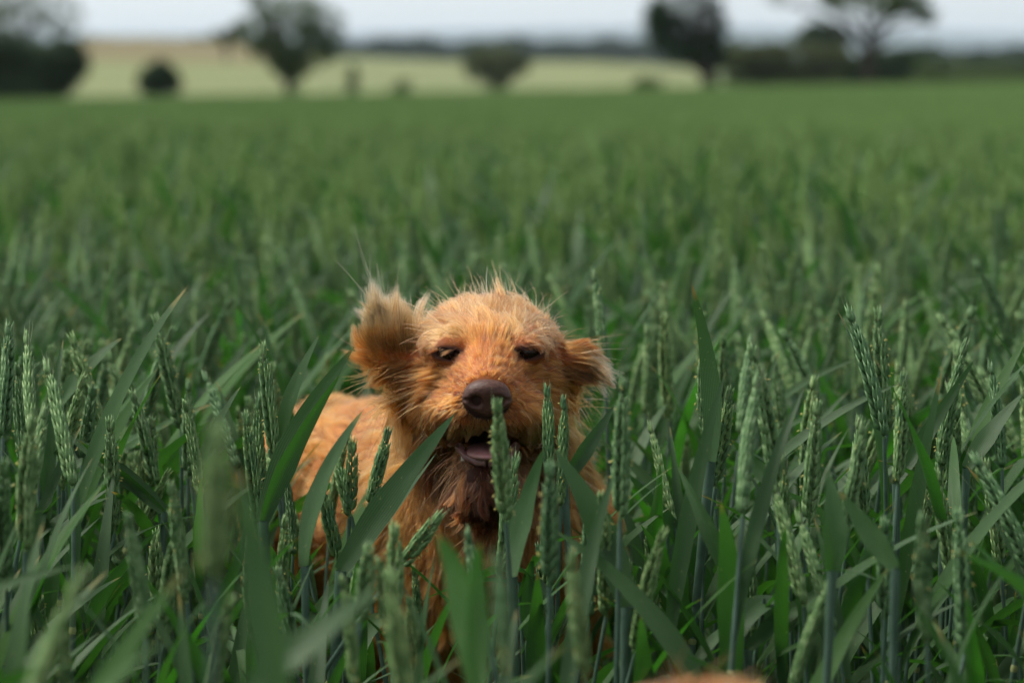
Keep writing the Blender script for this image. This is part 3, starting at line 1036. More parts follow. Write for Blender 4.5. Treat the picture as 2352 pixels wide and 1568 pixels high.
def dog2_clear(x, y):
    p = np.stack([np.asarray(x, float) - top2[0], np.asarray(y, float)], -1)
    a, b = np.array([0, 1.36]), np.array([0.0, .45])
    t = np.clip(((p - a) @ (b - a)) / ((b - a) @ (b - a)), 0, 1)
    return np.linalg.norm(p - a - t[..., None] * (b - a), axis=-1) - .13


rh = np.random.default_rng(5)
SPIKE = [spikelet_geo(rh, 2, a).mesh('spikelet', EAR_MATS) for a in (False, False, False, True, True)]
n_spike = 0


def hero(label, ear=None, leaves=(), foot=None, group=None, split=False, stem_r=.0022, fresh=False):
    """a wheat plant measured off the photograph. ear = (tip, base, D); leaves = (base, ctrl, tip, D0, D1, width_mm, roll); foot = where its stem goes down"""
    global n_spike
    if ear:
        tip, bs, D = ear
        pb = at(*bs, D); pt = at(*tip, D - rh.uniform(-.012, .012))
        dr = nrm(pt - pb); L = np.linalg.norm(pt - pb) * .94
    else:
        b0 = leaves[0]
        pb = at(*b0[0], b0[3]); dr = nrm(np.array([rh.uniform(-.1, .1), rh.uniform(-.1, .1), 1.0])); L = 0
    zb = max(pb[2], .06)
    gxy = pb[:2] - dr[:2] / max(dr[2], .5) * zb * .55 + rh.normal(0, .01, 2)
    if foot is not None:
        f = at(*foot, pb[1])
        s_ = (pb[0] - f[0]) / max(pb[2] - f[2], .05)
        gxy[0] = pb[0] - s_ * zb * .9
    for _ in range(40):                                       # stand beside the dog, not inside it
        if dog_clear(*gxy) > .0: break
        gxy[1] -= .01
    root = link('wheat_plant', None)
    root.location = (gxy[0], gxy[1], 0)
    o = np.array([gxy[0], gxy[1], 0])
    tag(root, label, 'wheat plant', group)
    reach = min(.25, zb * .5)
    P = bez(np.zeros(3), pb - o - dr * reach, pb - o, 18)
    st = stem_geo(P, (.45, .72), stem_r * 1.15, stem_r * .78, 8)
    link('stem', st.mesh('stem', STEM_MATS), root)
    lf = M_FRESH if fresh else M_LEAF
    for (b, c, t, D0, D1, wmm, roll) in leaves:
        p0, p2 = at(*b, D0) - o, at(*t, D1) - o
        p1 = at(*c, (D0 + D1) / 2 + rh.uniform(-.02, .02)) - o
        PL = bez(p0, p1, p2, 18)
        ref = nrm(np.array([rh.uniform(-.2, .2), -1.0, .25]))
        g = leaf_geo(PL, wmm * .001, ref, 7, rh.uniform(.2, .5), roll, rh.uniform(-.5, .5), wave=.05, seed=rh.uniform(0, 9))
        link('leaf', g.mesh('leaf', lf), root)
        # sheath from the leaf foot down to the stem
        k = int(np.argmin(np.linalg.norm(P - p0, axis=1)))
        dist = np.linalg.norm(P[k] - p0)
        k2 = max(0, k - 4)
        if dist > .004:
            V, Q, U = tube(bez(P[k2], P[k2] * .4 + p0 * .6 - np.array([0, 0, .02]), p0, 8), np.linspace(stem_r * 1.1, stem_r * 1.25, 8), 7)
        else:
            V, Q, U = tube(np.array([P[k2], (P[k2] + p0) / 2, p0]), [stem_r * 1.15, stem_r * 1.3, stem_r * 1.5], 8)
        link('leaf_sheath', Geo().add(V, Q, None, U).mesh('leaf_sheath', STEM_MATS), root)
    if ear:
        M = Matrix(frame_to(pb - o, dr, rh.uniform(0, 6.28)).tolist())
        n = max(10, int(L / .0047))
        if split and n_spike + n < 300:
            g = Geo()
            V, Q, U = tube(np.array([[0, 0, 0], [0, 0, L * .5], [0, 0, L * .93]]), [.0013, .0011, .0006], 5)
            g.add(V, Q, None, U).merge(awns_geo(rh, L, 7))
            e = link('ear', g.mesh('ear', EAR_MATS), root)
            e.matrix_local = M
            fl = rh.random() < .6
            for MM in ear_layout(rh, L, n):
                s = link('spikelet', SPIKE[int(rh.integers(0, 5 if fl else 3))], e)
                s.matrix_local = Matrix(MM.tolist())
                n_spike += 1
        else:
            e = link('ear', ear_geo(rh, L, n, 2, .45, .03).mesh('ear', EAR_MATS), root)
            e.matrix_local = M
    return root


hero("wheat plant whose soft-focus ear rises right in front of the dog's nose", ((1138, 905), (1162, 1200), 1.70), foot=(1150, 1560))
hero("wheat plant with a dark ear half hidden behind the ear that crosses the dog's nose", ((1186, 1035), (1150, 1330), 1.86), split=True)
hero("wheat plant with a crisp dark ear against the dog's cheek, the nearer to its mouth", ((1258, 882), (1262, 1100), 1.93), split=True)
hero("wheat plant with a crisp dark ear just under the dog's drooping ear", ((1298, 902), (1288, 1165), 1.93), split=True)
hero('tallest crisp wheat ear left of the dog, with one straight leaf beside it', ((600, 775), (632, 1062), 1.97), [((640, 1015), (664, 890), (733, 770), 1.99, 2.0, 14, .3)], split=True)
hero('wheat plant with the lower outer ear in the cluster of three left of the dog', ((560, 930), (602, 1250), 1.95), split=True)
hero('wheat plant with the short middle ear in the cluster of three left of the dog', ((590, 905), (600, 1150), 1.99), split=True)
hero('wheat plant with two broad leaves sweeping up towards the dog from beside the three-ear cluster', None,
     [((604, 1197), (660, 985), (815, 795), 1.90, 1.93, 21, .5), ((606, 1195), (650, 1050), (782, 858), 1.89, 1.90, 17, -.3)], foot=(622, 1300), stem_r=.0030)
hero('wheat plant with a very tall upright flag leaf standing alone right of the dog', None, [((1632, 1060), (1650, 870), (1588, 650), 1.95, 1.97, 17, .1)], foot=(1597, 1560), stem_r=.0030)
hero('wheat plant with a bristly dark ear leaning on the tall upright flag leaf', ((1680, 885), (1643, 1120), 1.98), split=True)
hero('wheat plant with a small crisp ear near the right edge, left of a pair', ((2168, 945), (2166, 1150), 2.0), split=True)
hero('wheat plant with a small crisp ear near the right edge, right of a pair', ((2197, 936), (2188, 1120), 2.02), split=True)
hero('wheat plant with a tall pale ear full of yellow anthers on the far right', ((2078, 850), (2062, 1115), 1.84), split=True)
hero('wheat plant with a pale speckled ear left of the tall anther-covered ear', ((1976, 1008), (1986, 1190), 1.90), split=True)
hero('wheat plant with a slim ear between the tall flag leaf and the speckled ear', ((1880, 910), (1856, 1210), 1.78))
hero('wheat plant with the tallest pale blurred ear right beside the dog', ((1432, 850), (1424, 1195), 1.68))
hero('wheat plant with a pale soft ear midway between the left edge and the dog', ((430, 865), (432, 1098), 2.16))
hero('wheat plant with a short soft ear below the pale ear midway to the dog', ((350, 962), (345, 1125), 2.10))
hero('wheat plant with a dark ear leaning right, third from the left edge', ((217, 888), (190, 1068), 2.06))
hero('wheat plant with an upright ear near the left edge beside a broad leaf', ((130, 848), (134, 1060), 2.08))
hero('wheat plant with the leftmost crisp dark ear at the edge of the picture', ((38, 880), (60, 1112), 2.05))
hero('wheat plant with a tall blurred ear behind the leftmost dark ear', ((62, 790), (82, 1005), 2.30))
hero('wheat plant with a slim blurred ear rising behind the upright ear near the left edge', ((117, 790), (118, 985), 2.42))
hero("wheat plant with a crisp ear against the dog's shoulder", ((893, 988), (848, 1160), 1.94), split=True)
hero("wheat plant with a small dark ear against the dog's flank", ((810, 1015), (802, 1190), 2.0), split=True)
hero("wheat plant with a small slanting ear against the dog's flank", ((776, 1062), (806, 1185), 2.0), split=True)
hero("wheat plant with a plump ear below the dog's flank", ((738, 1115), (778, 1295), 1.90), split=True)
hero("wheat plant with a short ear rising against the lower chest of the dog", ((911, 1212), (906, 1400), 1.66))
hero("wheat plant with an ear tilted far to the right across the dog's chest", ((1010, 1188), (918, 1302), 1.80))
hero("wheat plant with a blurred pale ear just right of the dog's chest", ((1264, 1055), (1262, 1345), 1.62))
hero('wheat plant with a blurred ear at the bottom edge below the dog', ((1308, 1265), (1345, 1560), 1.40))
hero("wheat plant with a blurred ear at the lower left of the dog's chest", ((852, 1262), (828, 1430), 1.58))
hero("wheat plant with a blurred dark ear between the dog's front legs", ((1076, 1228), (1108, 1390), 1.60))
hero('wheat plant with a crisp ear at the left edge, half way down', ((16, 1230), (22, 1430), 1.93), split=True)
hero('wheat plant with a crisp dark ear low in the left corner', ((85, 1335), (95, 1560), 1.84), split=True)
hero('wheat plant with an ear among the leaves low on the left', ((352, 1222), (362, 1395), 1.90))
hero('very blurred tall wheat stalk close to the camera left of the dog', ((502, 990), (492, 1330), 1.02), foot=(490, 1560))
hero('very blurred pale wheat ear close to the camera below the dog', ((1152, 1285), (1160, 1560), 1.16))
hero('wheat plant with a soft ear low on the right side', ((2040, 1190), (2032, 1420), 1.66))
hero("wheat plant with two long crossed leaves sweeping up over the dog's chest", None,
     [((783, 1310), (895, 1130), (1046, 948), 1.84, 1.86, 22, .2), ((795, 1325), (885, 1205), (1002, 1040), 1.86, 1.88, 14, .9)], foot=(755, 1560), stem_r=.003)
hero('wheat plant with a twin-bladed leaf lying down to the right on the left side', None, [((378, 1172), (262, 1070), (145, 992), 2.0, 2.02, 17, -.7), ((378, 1176), (275, 1080), (180, 1010), 1.99, 2.0, 13, .6)], foot=(392, 1560))
hero("wheat plant with a long curved leaf before the dog's flank", None, [((700, 1300), (706, 1110), (836, 940), 1.80, 1.84, 17, .4)], foot=(700, 1560))
hero('wheat plant with a wide dark leaf slanting up to the left beside the dog', None, [((1440, 1392), (1385, 1190), (1272, 1028), 1.70, 1.74, 25, .1)], foot=(1436, 1560), stem_r=.003)
hero("wheat plant with a folded pale-edged leaf in front of the dog's right side", None, [((1178, 1325), (1196, 1170), (1250, 1028), 1.74, 1.76, 18, .8)], foot=(1160, 1560))
hero('wheat plant with a blue-green leaf reaching up right of the crisp ear pair', None, [((1296, 1105), (1352, 1025), (1412, 930), 1.94, 1.98, 14, -.4)], foot=(1290, 1500))
hero('wheat plant with a broad soft leaf pointing up near the left edge', None, [((128, 945), (185, 845), (281, 775), 2.14, 2.16, 17, .3)], foot=(120, 1400))
hero('wheat plant with a slender curved leaf left of the three-ear cluster', None, [((446, 1118), (480, 985), (553, 887), 2.05, 2.06, 10, .2)], foot=(440, 1500))
hero('wheat plant with a leaf reaching right at the bottom right', None, [((1718, 1492), (1795, 1408), (1926, 1334), 1.72, 1.76, 15, .5)], foot=(1700, 1600))
hero('wheat plant with a long slanting leaf behind the crisp ear pair on the right', None, [((2058, 1110), (2140, 975), (2239, 825), 1.96, 1.99, 13, .2)], foot=(2040, 1500))
hero('wheat plant with a striped leaf slanting up to the right edge', None, [((2220, 1075), (2262, 1000), (2352, 900), 1.94, 1.97, 16, .3)], foot=(2210, 1500))
hero("bright green blurred leaf close to the camera below the dog's chest", None, [((1100, 1580), (1085, 1340), (1000, 1222), 1.26, 1.30, 22, .3), ((1100, 1600), (1090, 1400), (1100, 1240), 1.25, 1.28, 14, -.4)], foot=(1105, 1800), fresh=True)
hero('dark green blurred leaf close to the camera, lower left', None, [((650, 1660), (600, 1330), (545, 1075), 1.00, 1.03, 18, .2)], foot=(655, 1900), stem_r=.003)
hero('blurred leaf slanting across the bottom left, close to the camera', None, [((560, 1600), (690, 1480), (872, 1345), 1.12, 1.16, 18, .4)], foot=(550, 1900))
hero('wheat plant with a short upright leaf with a yellow tip right of the dog\'s legs', None, [((1216, 1470), (1206, 1370), (1226, 1272), 1.85, 1.86, 12, .1)], foot=(1216, 1568), fresh=True)
hero('wheat plant with a leaf bending down to the right of the bristly ear', None, [((1782, 1128), (1735, 1062), (1680, 1010), 1.97, 1.99, 13, .3)], foot=(1790, 1500))
hero('wheat plant with a slanting leaf by the lower left edge', None, [((20, 1262), (66, 1160), (130, 1048), 1.90, 1.92, 12, .3), ((40, 1290), (110, 1180), (252, 1142), 1.88, 1.90, 12, .8)], foot=(0, 1560))
hero('wheat plant with a grey upright leaf in the lower left', None, [((110, 1430), (122, 1310), (137, 1203), 1.84, 1.85, 12, -.2)], foot=(105, 1568))
hero('wheat plant with a slim leaf slanting up to the left, right of the dog', None, [((1682, 1335), (1625, 1200), (1558, 1075), 1.72, 1.75, 14, .4)], foot=(1690, 1568))
hero('wheat plant with a dark leaf slanting up to the left on the right side', None, [((2056, 1305), (1990, 1215), (1928, 1128), 1.58, 1.60, 16, .3)], foot=(2070, 1568))
hero('wheat plant with a broad dark upright leaf on the right side', None, [((1912, 1310), (1925, 1190), (1900, 1078), 1.55, 1.57, 18, .1)], foot=(1905, 1568))


# ------------------------------------------------------------------ wheat: the other near plants, one object each
rv = np.random.default_rng(31)
VAR = []
for k in range(12):
    v = variant(rv, 2, k in (1, 2, 4, 6, 8, 10))
    lm = M_FRESH if k in (4, 9) else M_LEAF
    VAR.append(dict(stem=v['stem'].mesh('stem', STEM_MATS), ear=v['ear'].mesh('ear', EAR_MATS) if v['ear'] else None, tip=v['tip'], pts=np.concatenate([np.concatenate(g.V)[::3] for g in v['leaves']]), leaves=[g.mesh('leaf', lm) for g in v['leaves']], H=v['H'], geo=v, fresh=k in (4, 9)))

hero_xy = np.array([o.location[:2] for o in C.objects if o.name.startswith('wheat_plant')])
singles = []
n_single = 300 - len(hero_xy)
tries = 0
while len(singles) < n_single and tries < 60000:
    tries += 1
    D = math.sqrt(rv.uniform(.92 ** 2, 2.52 ** 2))
    half = D * (PW / 2) / F + .02
    x = rv.uniform(-half, half)
    if dog_clear(x, D) < .02 or dog2_clear(x, D) < .01: continue
    if len(singles) and np.min(np.hypot(np.array([s[0] for s in singles]) - x, np.array([s[1] for s in singles]) - D)) < .030: continue
    k = int(rv.integers(0, 12))
    s = rv.normal(.985, .075)
    eul = (rv.normal(0, .085), rv.normal(.03, .085), rv.uniform(-1.1, 1.1))
    RM = np.array(Euler(eul).to_matrix())
    tp = RM @ VAR[k]['tip']
    px, py = project(np.array([x, D, 0]) + tp * s)
    lim = 0
    if D < 2.12:
        lim = np.interp(px, [560, 640, 700, 850, 900, 1240, 1290, 1380], [0, 960, 1150, 1240, 1290, 1290, 1130, 0])
        if 1230 < px < 1420 and py < 1050: continue
    if D < 2.12:
        Wp = np.array([x, D, 0]) + (VAR[k]['pts'] @ RM.T) * s
        lx, ly = project(Wp)
        bad = (ly < np.interp(lx, [600, 690, 700, 850, 900, 1240, 1290, 1420, 1430], [0, 0, 1080, 1150, 1230, 1230, 1050, 1050, 0]))
        if bad.any(): continue
    if rv.random() > np.interp(D, [.9, 1.2, 1.5, 1.7], [.12, .2, .55, 1]): continue
    if py < lim:
        z_ok = (VAR[k]['H'] * s) - (lim + rv.uniform(0, 90) - py) / F * D
        s2 = z_ok / VAR[k]['H']
        if s2 < .62: continue
        s = s2
    singles.append((x, D, s, k, px, eul))
print('singles', len(singles), 'of', n_single, 'spikelets', n_spike)
marks = []
for (x, D, s, k, px, eul) in singles:
    root = link('wheat_plant', None)
    root.location = (x, D, 0)
    root.rotation_euler = eul
    root.scale = (s, s, s)
    marks.append((root, px, D, s, VAR[k]['ear'] is not None))
    v = VAR[k]
    link('stem', v['stem'], root)
    if v['ear']: link('ear', v['ear'], root)
    for m_ in v['leaves']: link('leaf', m_, root)


LAND = [(38, 2.05, 'the leftmost dark ear'), (130, 2.08, "the upright left-edge ear"), (215, 2.06, 'the dark right-leaning ear'), (300, 2.0, 'the twin-bladed fallen leaf'),
        (350, 2.10, 'the short soft ear'), (430, 2.16, 'the pale soft ear'), (500, 1.02, 'the very blurred tall stalk'), (600, 1.96, 'the three-ear cluster'), (690, 1.90, 'the two broad sweeping leaves'),
        (800, 2.0, "the dog's flank"), (850, 1.58, "the blurred ear left of its chest"), (1000, 1.80, "the ear tilted across the chest"), (1090, 1.26, 'the bright green blurred leaf'),
        (1150, 1.70, "the ear before the nose"), (1262, 1.62, "the blurred ear right of its chest"), (1280, 1.93, "the ears under the dog's ear"), (1330, 1.40, 'the blurred ear below the dog'),
        (1400, 1.70, 'the wide dark slanting leaf'), (1430, 1.68, 'the tallest pale blurred ear'), (1610, 1.95, 'the tall upright flag leaf'), (1600, 1.15, "the second dog's crown"), (1680, 1.98, 'the bristly dark ear'),
        (1800, 1.74, 'the leaf reaching right'), (1870, 1.78, 'the slim ear'), (1905, 1.55, 'the broad dark upright leaf'), (1980, 1.90, 'the pale speckled ear'), (2070, 1.84, "the tall anther-covered ear"),
        (2036, 1.66, 'the soft low ear'), (2180, 2.0, 'the crisp ear pair'), (2280, 1.95, "the striped right-edge leaf"), (90, 1.84, "the lower left corner ear"), (357, 1.90, 'the low ear among leaves'),
        (60, 2.42, "the tall blurred left-edge ear"), (1120, 2.45, 'the dog'), (330, 2.42, 'the pale soft ear'), (1660, 2.42, 'the tall upright flag leaf'), (2100, 2.42, 'the crisp ear pair')]
byl = {}
for root, px, D, s, eared in marks:
    q = min(LAND, key=lambda l: ((px - l[0]) / 260) ** 2 + ((D - l[1]) / .30) ** 2)
    dD = D - q[1] if q[1] < 2.4 else 1
    rel = ('behind and ' if dD > .10 else ('before and ' if dD < -.10 else '')) + ('left of ' if px < q[0] else 'right of ')
    byl.setdefault(('eared' if eared else 'earless', rel + q[2]), []).append((s, root))
for (kind, place), lst in byl.items():
    lst.sort(key=lambda t: -t[0])
    names = {1: [''], 2: ['taller ', 'shorter '], 3: ['tallest ', 'middling ', 'shortest ']}.get(len(lst))
    if names is None:
        lst.sort(key=lambda t: t[1].location.x / t[1].location.y)
        names = ['leftmost ', 'second ', 'third ', 'fourth ', 'fifth ', 'sixth ', 'seventh ', 'eighth ', 'ninth ', 'tenth '][:len(lst) - 1] + ['rightmost ']
    for q, ((s_, root), nm) in enumerate(zip(lst, names)):
        far_l = ' from the left,' if nm.strip() in ('second', 'third', 'fourth', 'fifth', 'sixth', 'seventh', 'eighth', 'ninth', 'tenth') else ''
        lab = nm + kind + ' wheat plant' + far_l + ' ' + place
        if len(lab.split()) > 16: lab = lab.replace(' and left of', '').replace(' and right of', '')
        tag(root, lab, 'wheat plant', 'wheat plants around the dog')


# ------------------------------------------------------------------ wheat: the rest of the field, one mass
MASS = [M_STEM, M_COLLAR, M_EAR, M_AWN, M_ANTHER, M_LEAF]
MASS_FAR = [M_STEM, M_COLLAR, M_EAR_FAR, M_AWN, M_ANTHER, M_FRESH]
MASSF = [M_STEM, M_COLLAR, M_EAR, M_AWN, M_ANTHER, M_FRESH]


def plant_join(v):
    g = Geo()
    g.merge(v['stem'])
    if v['ear']:
        e = Geo().merge(v['ear'])
        e.MQ = [m + 2 for m in e.MQ]; e.MT = [m + 2 for m in e.MT]
        g.merge(e)
    for l in v['leaves']: g.merge(l, mi=5)
    return g


proto_near = bpy.data.collections.new('wheat_protos')
for k in range(12):
    me = plant_join(VAR[k]['geo']).mesh('wheat_proto', MASSF if VAR[k]['fresh'] else MASS)
    proto_near.objects.link(bpy.data.objects.new('a_proto_%02d' % k, me))
proto_mid = bpy.data.collections.new('wheat_protos_mid')
mv = [plant_join(variant(rv, 1, k in (1, 5))) for k in range(8)]
for k in range(3):
    g = Geo()
    for i in range(320):
        sc_ = rv.normal(1, .095)
        g.merge(mv[int(rv.integers(0, 8))], trs(rv.uniform(-.5, .5), rv.uniform(-.5, .5), 0) @ rot('Z', rv.uniform(0, 6.28)) @ rot('X', rv.normal(0, .07)) @ np.diag([sc_, sc_, sc_, 1]))
    proto_mid.objects.link(bpy.data.objects.new('b_patch_%02d' % k, g.mesh('wheat_patch_mid', [M_STEM, M_COLLAR, M_EAR_FAR, M_AWN, M_ANTHER, M_LEAF])))


def coarse_plant(r, g, x, y, s):
    """far plant: spindle ear, thin stem and three short leaf strips"""
    H = .53 * s * r.uniform(.94, 1.06); L = .095 * s
    az = r.uniform(0, 6.28); ln = r.uniform(0, .1)
    b = np.array([x, y, 0]); t = b + np.array([math.cos(az) * ln * H, math.sin(az) * ln * H, H])
    d = nrm(t - b)
    V, Q, U = tube(np.array([b + d * H * .45, t]), [.0022, .0018], 3); g.add(V, Q, None, U, 0)
    V, Q, U = tube(np.array([t, t + d * L * .25, t + d * L * .7, t + d * L]), [.003, .0062, .0052, .0012], 5); g.add(V, Q, None, U, 2)
    for k in range(3):
        f = r.uniform(.45, .85); p0 = b + d * H * f
        a = r.uniform(0, 6.28); o_ = np.array([math.cos(a), math.sin(a), 0])
        ll = r.uniform(.13, .20); el = r.uniform(.5, 1.15)
        p2 = p0 + (o_ * math.cos(el) + np.array([0, 0, math.sin(el)])) * ll
        lg = leaf_geo(bez(p0, p0 + o_ * ll * .15 + np.array([0, 0, ll * .5]), p2, 4), .015, nrm(np.array([-o_[0], -o_[1], .7])), 2, 0, r.uniform(-.5, .5))
        g.merge(lg, mi=5)


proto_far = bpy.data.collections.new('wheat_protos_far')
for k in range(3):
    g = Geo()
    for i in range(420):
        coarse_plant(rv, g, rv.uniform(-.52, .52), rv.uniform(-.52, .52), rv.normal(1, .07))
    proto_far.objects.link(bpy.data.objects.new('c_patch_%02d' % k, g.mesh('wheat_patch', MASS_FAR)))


def scatter(name, pts, rots, scl, idx, coll, label):
    me = bpy.data.meshes.new(name)
    me.vertices.add(len(pts))
    me.vertices.foreach_set('co', np.asarray(pts, np.float32).ravel())
    a = me.attributes.new('rot', 'FLOAT_VECTOR', 'POINT'); a.data.foreach_set('vector', np.asarray(rots, np.float32).ravel())
    a = me.attributes.new('scl', 'FLOAT_VECTOR', 'POINT'); a.data.foreach_set('vector', np.asarray(scl, np.float32).ravel())
    a = me.attributes.new('idx', 'INT', 'POINT'); a.data.foreach_set('value', np.asarray(idx, np.int32))
    o = tag(link(name, me), label, 'wheat', kind='stuff')
    ng = bpy.data.node_groups.new(name, 'GeometryNodeTree')
    ng.interface.new_socket('Geometry', in_out='INPUT', socket_type='NodeSocketGeometry')
    ng.interface.new_socket('Geometry', in_out='OUTPUT', socket_type='NodeSocketGeometry')
    gi, go = ng.nodes.new('NodeGroupInput'), ng.nodes.new('NodeGroupOutput')
    ci = ng.nodes.new('GeometryNodeCollectionInfo')
    ci.inputs['Collection'].default_value = coll
    ci.inputs['Separate Children'].default_value = True
    ci.inputs['Reset Children'].default_value = True
    ip = ng.nodes.new('GeometryNodeInstanceOnPoints')
    ip.inputs['Pick Instance'].default_value = True
    def attr(nm, ty):
        n = ng.nodes.new('GeometryNodeInputNamedAttribute'); n.data_type = ty
        n.inputs['Name'].default_value = nm
        return n.outputs[0]
    e2r = ng.nodes.new('FunctionNodeEulerToRotation')
    ng.links.new(attr('rot', 'FLOAT_VECTOR'), e2r.inputs[0])
    ng.links.new(gi.outputs[0], ip.inputs['Points'])
    ng.links.new(ci.outputs[0], ip.inputs['Instance'])
    ng.links.new(attr('idx', 'INT'), ip.inputs['Instance Index'])
    ng.links.new(e2r.outputs[0], ip.inputs['Rotation'])
    ng.links.new(attr('scl', 'FLOAT_VECTOR'), ip.inputs['Scale'])
    ng.links.new(ip.outputs[0], go.inputs[0])
    md = o.modifiers.new('scatter', 'NODES'); md.node_group = ng
    return o


def field_noise(x, y):
    return .5 * np.sin(x * .9 + 1.3 * np.sin(y * .23)) * np.sin(y * .31 + .6) + .5 * np.sin(x * .31 + y * .17 + 2) * np.sin(y * .6 - x * .2)


def rand_field(y0, y1, dens, margin):
    ymax = y1
    wmax = lambda y: y * (PW / 2) / F + margin
    A = (2 * wmax(y1)) * (y1 - y0)
    n = int(A * dens)
    y = rv.uniform(y0, y1, n); x = rv.uniform(-wmax(y1), wmax(y1), n)
    k = np.abs(x) < wmax(y)
    return x[k], y[k]


# close range: beside the picture, and just beyond the plants that are objects of their own
x, y = rand_field(.5, 4.2, 330, .55)
inside = (np.abs(x) < y * (PW / 2) / F + .02) & (y < 2.52)
keep = (~inside) & (dog_clear(x, y) > .02) & (dog2_clear(x, y) > .03) & ((np.abs(x) > .35) | (y > .85))
x, y = x[keep], y[keep]
n = len(x)
s = rv.normal(1.0, .055, n)
scatter('near_wheat', np.stack([x, y, terrain(x, y)], -1), np.stack([rv.normal(0, .085, n), rv.normal(.03, .085, n), rv.uniform(-1.2, 1.2, n)], -1),
        np.stack([s, s, s], -1), rv.integers(0, 12, n), proto_near, 'green wheat behind and beside the dog, slightly out of focus')
def tiles(y0, y1, step, margin, j):
    X, Y = [], []
    yy = y0
    while yy < y1:
        half = yy * (PW / 2) / F + margin
        xx = np.arange(-half, half, step) + rv.uniform(0, .5)
        X.append(xx); Y.append(np.full(len(xx), yy) + rv.uniform(-j, j, len(xx)))
        yy += step
    return np.concatenate(X), np.concatenate(Y)


x, y = tiles(4.7, 15.3, .98, 1.2, .04)
n = len(x); s = 1 + .05 * field_noise(x, y) + rv.normal(0, .015, n)
scatter('wheat_midfield', np.stack([x, y, terrain(x, y)], -1), np.stack([np.zeros(n), np.zeros(n), rv.integers(0, 4, n) * math.pi / 2 + rv.normal(0, .05, n)], -1),
        np.stack([np.ones(n), np.ones(n), s], -1), rv.integers(0, 3, n), proto_mid, 'blurred green wheat across the middle of the field')
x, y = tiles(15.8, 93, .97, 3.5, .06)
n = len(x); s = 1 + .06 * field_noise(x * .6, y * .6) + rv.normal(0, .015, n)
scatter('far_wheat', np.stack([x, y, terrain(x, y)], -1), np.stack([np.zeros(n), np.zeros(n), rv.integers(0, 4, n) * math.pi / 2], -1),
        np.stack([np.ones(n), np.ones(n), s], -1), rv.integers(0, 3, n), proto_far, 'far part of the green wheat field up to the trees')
print('far', n)


# ------------------------------------------------------------------ trees and shrubs at the field edge
M_BARK = plain('bark', [(0.030, 0.024, 0.018), (0.070, 0.056, 0.042)], .9, 6.0, .1, bump=.02)


def foliage_mat(name, a, b, t):
    m, nd, lk = mat(name)
    o = N(nd, 'OutputMaterial'); geo = N(nd, 'NewGeometry')
    c = mixc(nd, lk, geo.outputs['Random Per Island'], a, b)
    p = N(nd, 'BsdfPrincipled', Roughness=.6); p.inputs['Specular IOR Level'].default_value = .25
    lk.new(c, p.inputs['Base Color'])
    tr = N(nd, 'BsdfTranslucent'); tr.inputs[0].default_value = (*t, 1)
    mx = N(nd, 'MixShader'); mx.inputs[0].default_value = .22
    lk.new(p.outputs[0], mx.inputs[1]); lk.new(tr.outputs[0], mx.inputs[2]); lk.new(mx.outputs[0], o.inputs[0])
    return m


F_DARK = foliage_mat('dark_foliage', (.010, .030, .007), (.024, .056, .013), (.03, .08, .010))
F_MID = foliage_mat('tree_foliage', (.042, .076, .020), (.088, .130, .038), (.10, .18, .03))
F_DULL = foliage_mat('dull_foliage', (.060, .080, .034), (.115, .135, .060), (.11, .15, .045))
F_PALE = foliage_mat('shrub_foliage', (.060, .095, .035), (.10, .14, .055), (.09, .16, .03))
F_BLUE = foliage_mat('far_foliage', (.022, .042, .026), (.040, .064, .036), (.03, .06, .02))
rt = np.random.default_rng(77)


def wpt(px, py, D):
    return np.array([(px - PW / 2) / F * D, D, CAM_Z + (EYE_Y - py) / F * D])


def leaf_cloud(lobes, per, size, clump=.32):
    """leaf-sized faces gathered in twigs' clumps through each lobe; lobes = (centre, radii, fill)"""
    g_c, ext = [], []
    for c, rad, fill in lobes:
        nclump = max(4, int(per * fill / 26))
        u = rt.normal(0, 1, (nclump, 3)); u /= np.linalg.norm(u, axis=1, keepdims=True)
        rr = rt.uniform(.18, 1.0, (nclump, 1)) ** .42
        q = u * rr * rt.uniform(.82, 1.12, (nclump, 1)) * rad + c
        k = 26
        sp = clump * np.mean(rad) * rt.uniform(.4, 1.0, (nclump, 1, 1))
        g_c.append((q[:, None] + rt.normal(0, 1, (nclump, k, 3)) * sp * .55).reshape(-1, 3))
    P = np.concatenate(g_c)
    n = len(P)
    a = nrm(rt.normal(0, 1, (n, 3))); b = nrm(np.cross(a, rt.normal(0, 1, (n, 3))))
    s = size * rt.uniform(.6, 1.3, (n, 1))
    V = np.stack([P - a * s, P + b * s * .5, P + a * s, P - b * s * .5], 1).reshape(-1, 3)
    return V, np.arange(n * 4).reshape(-1, 4)


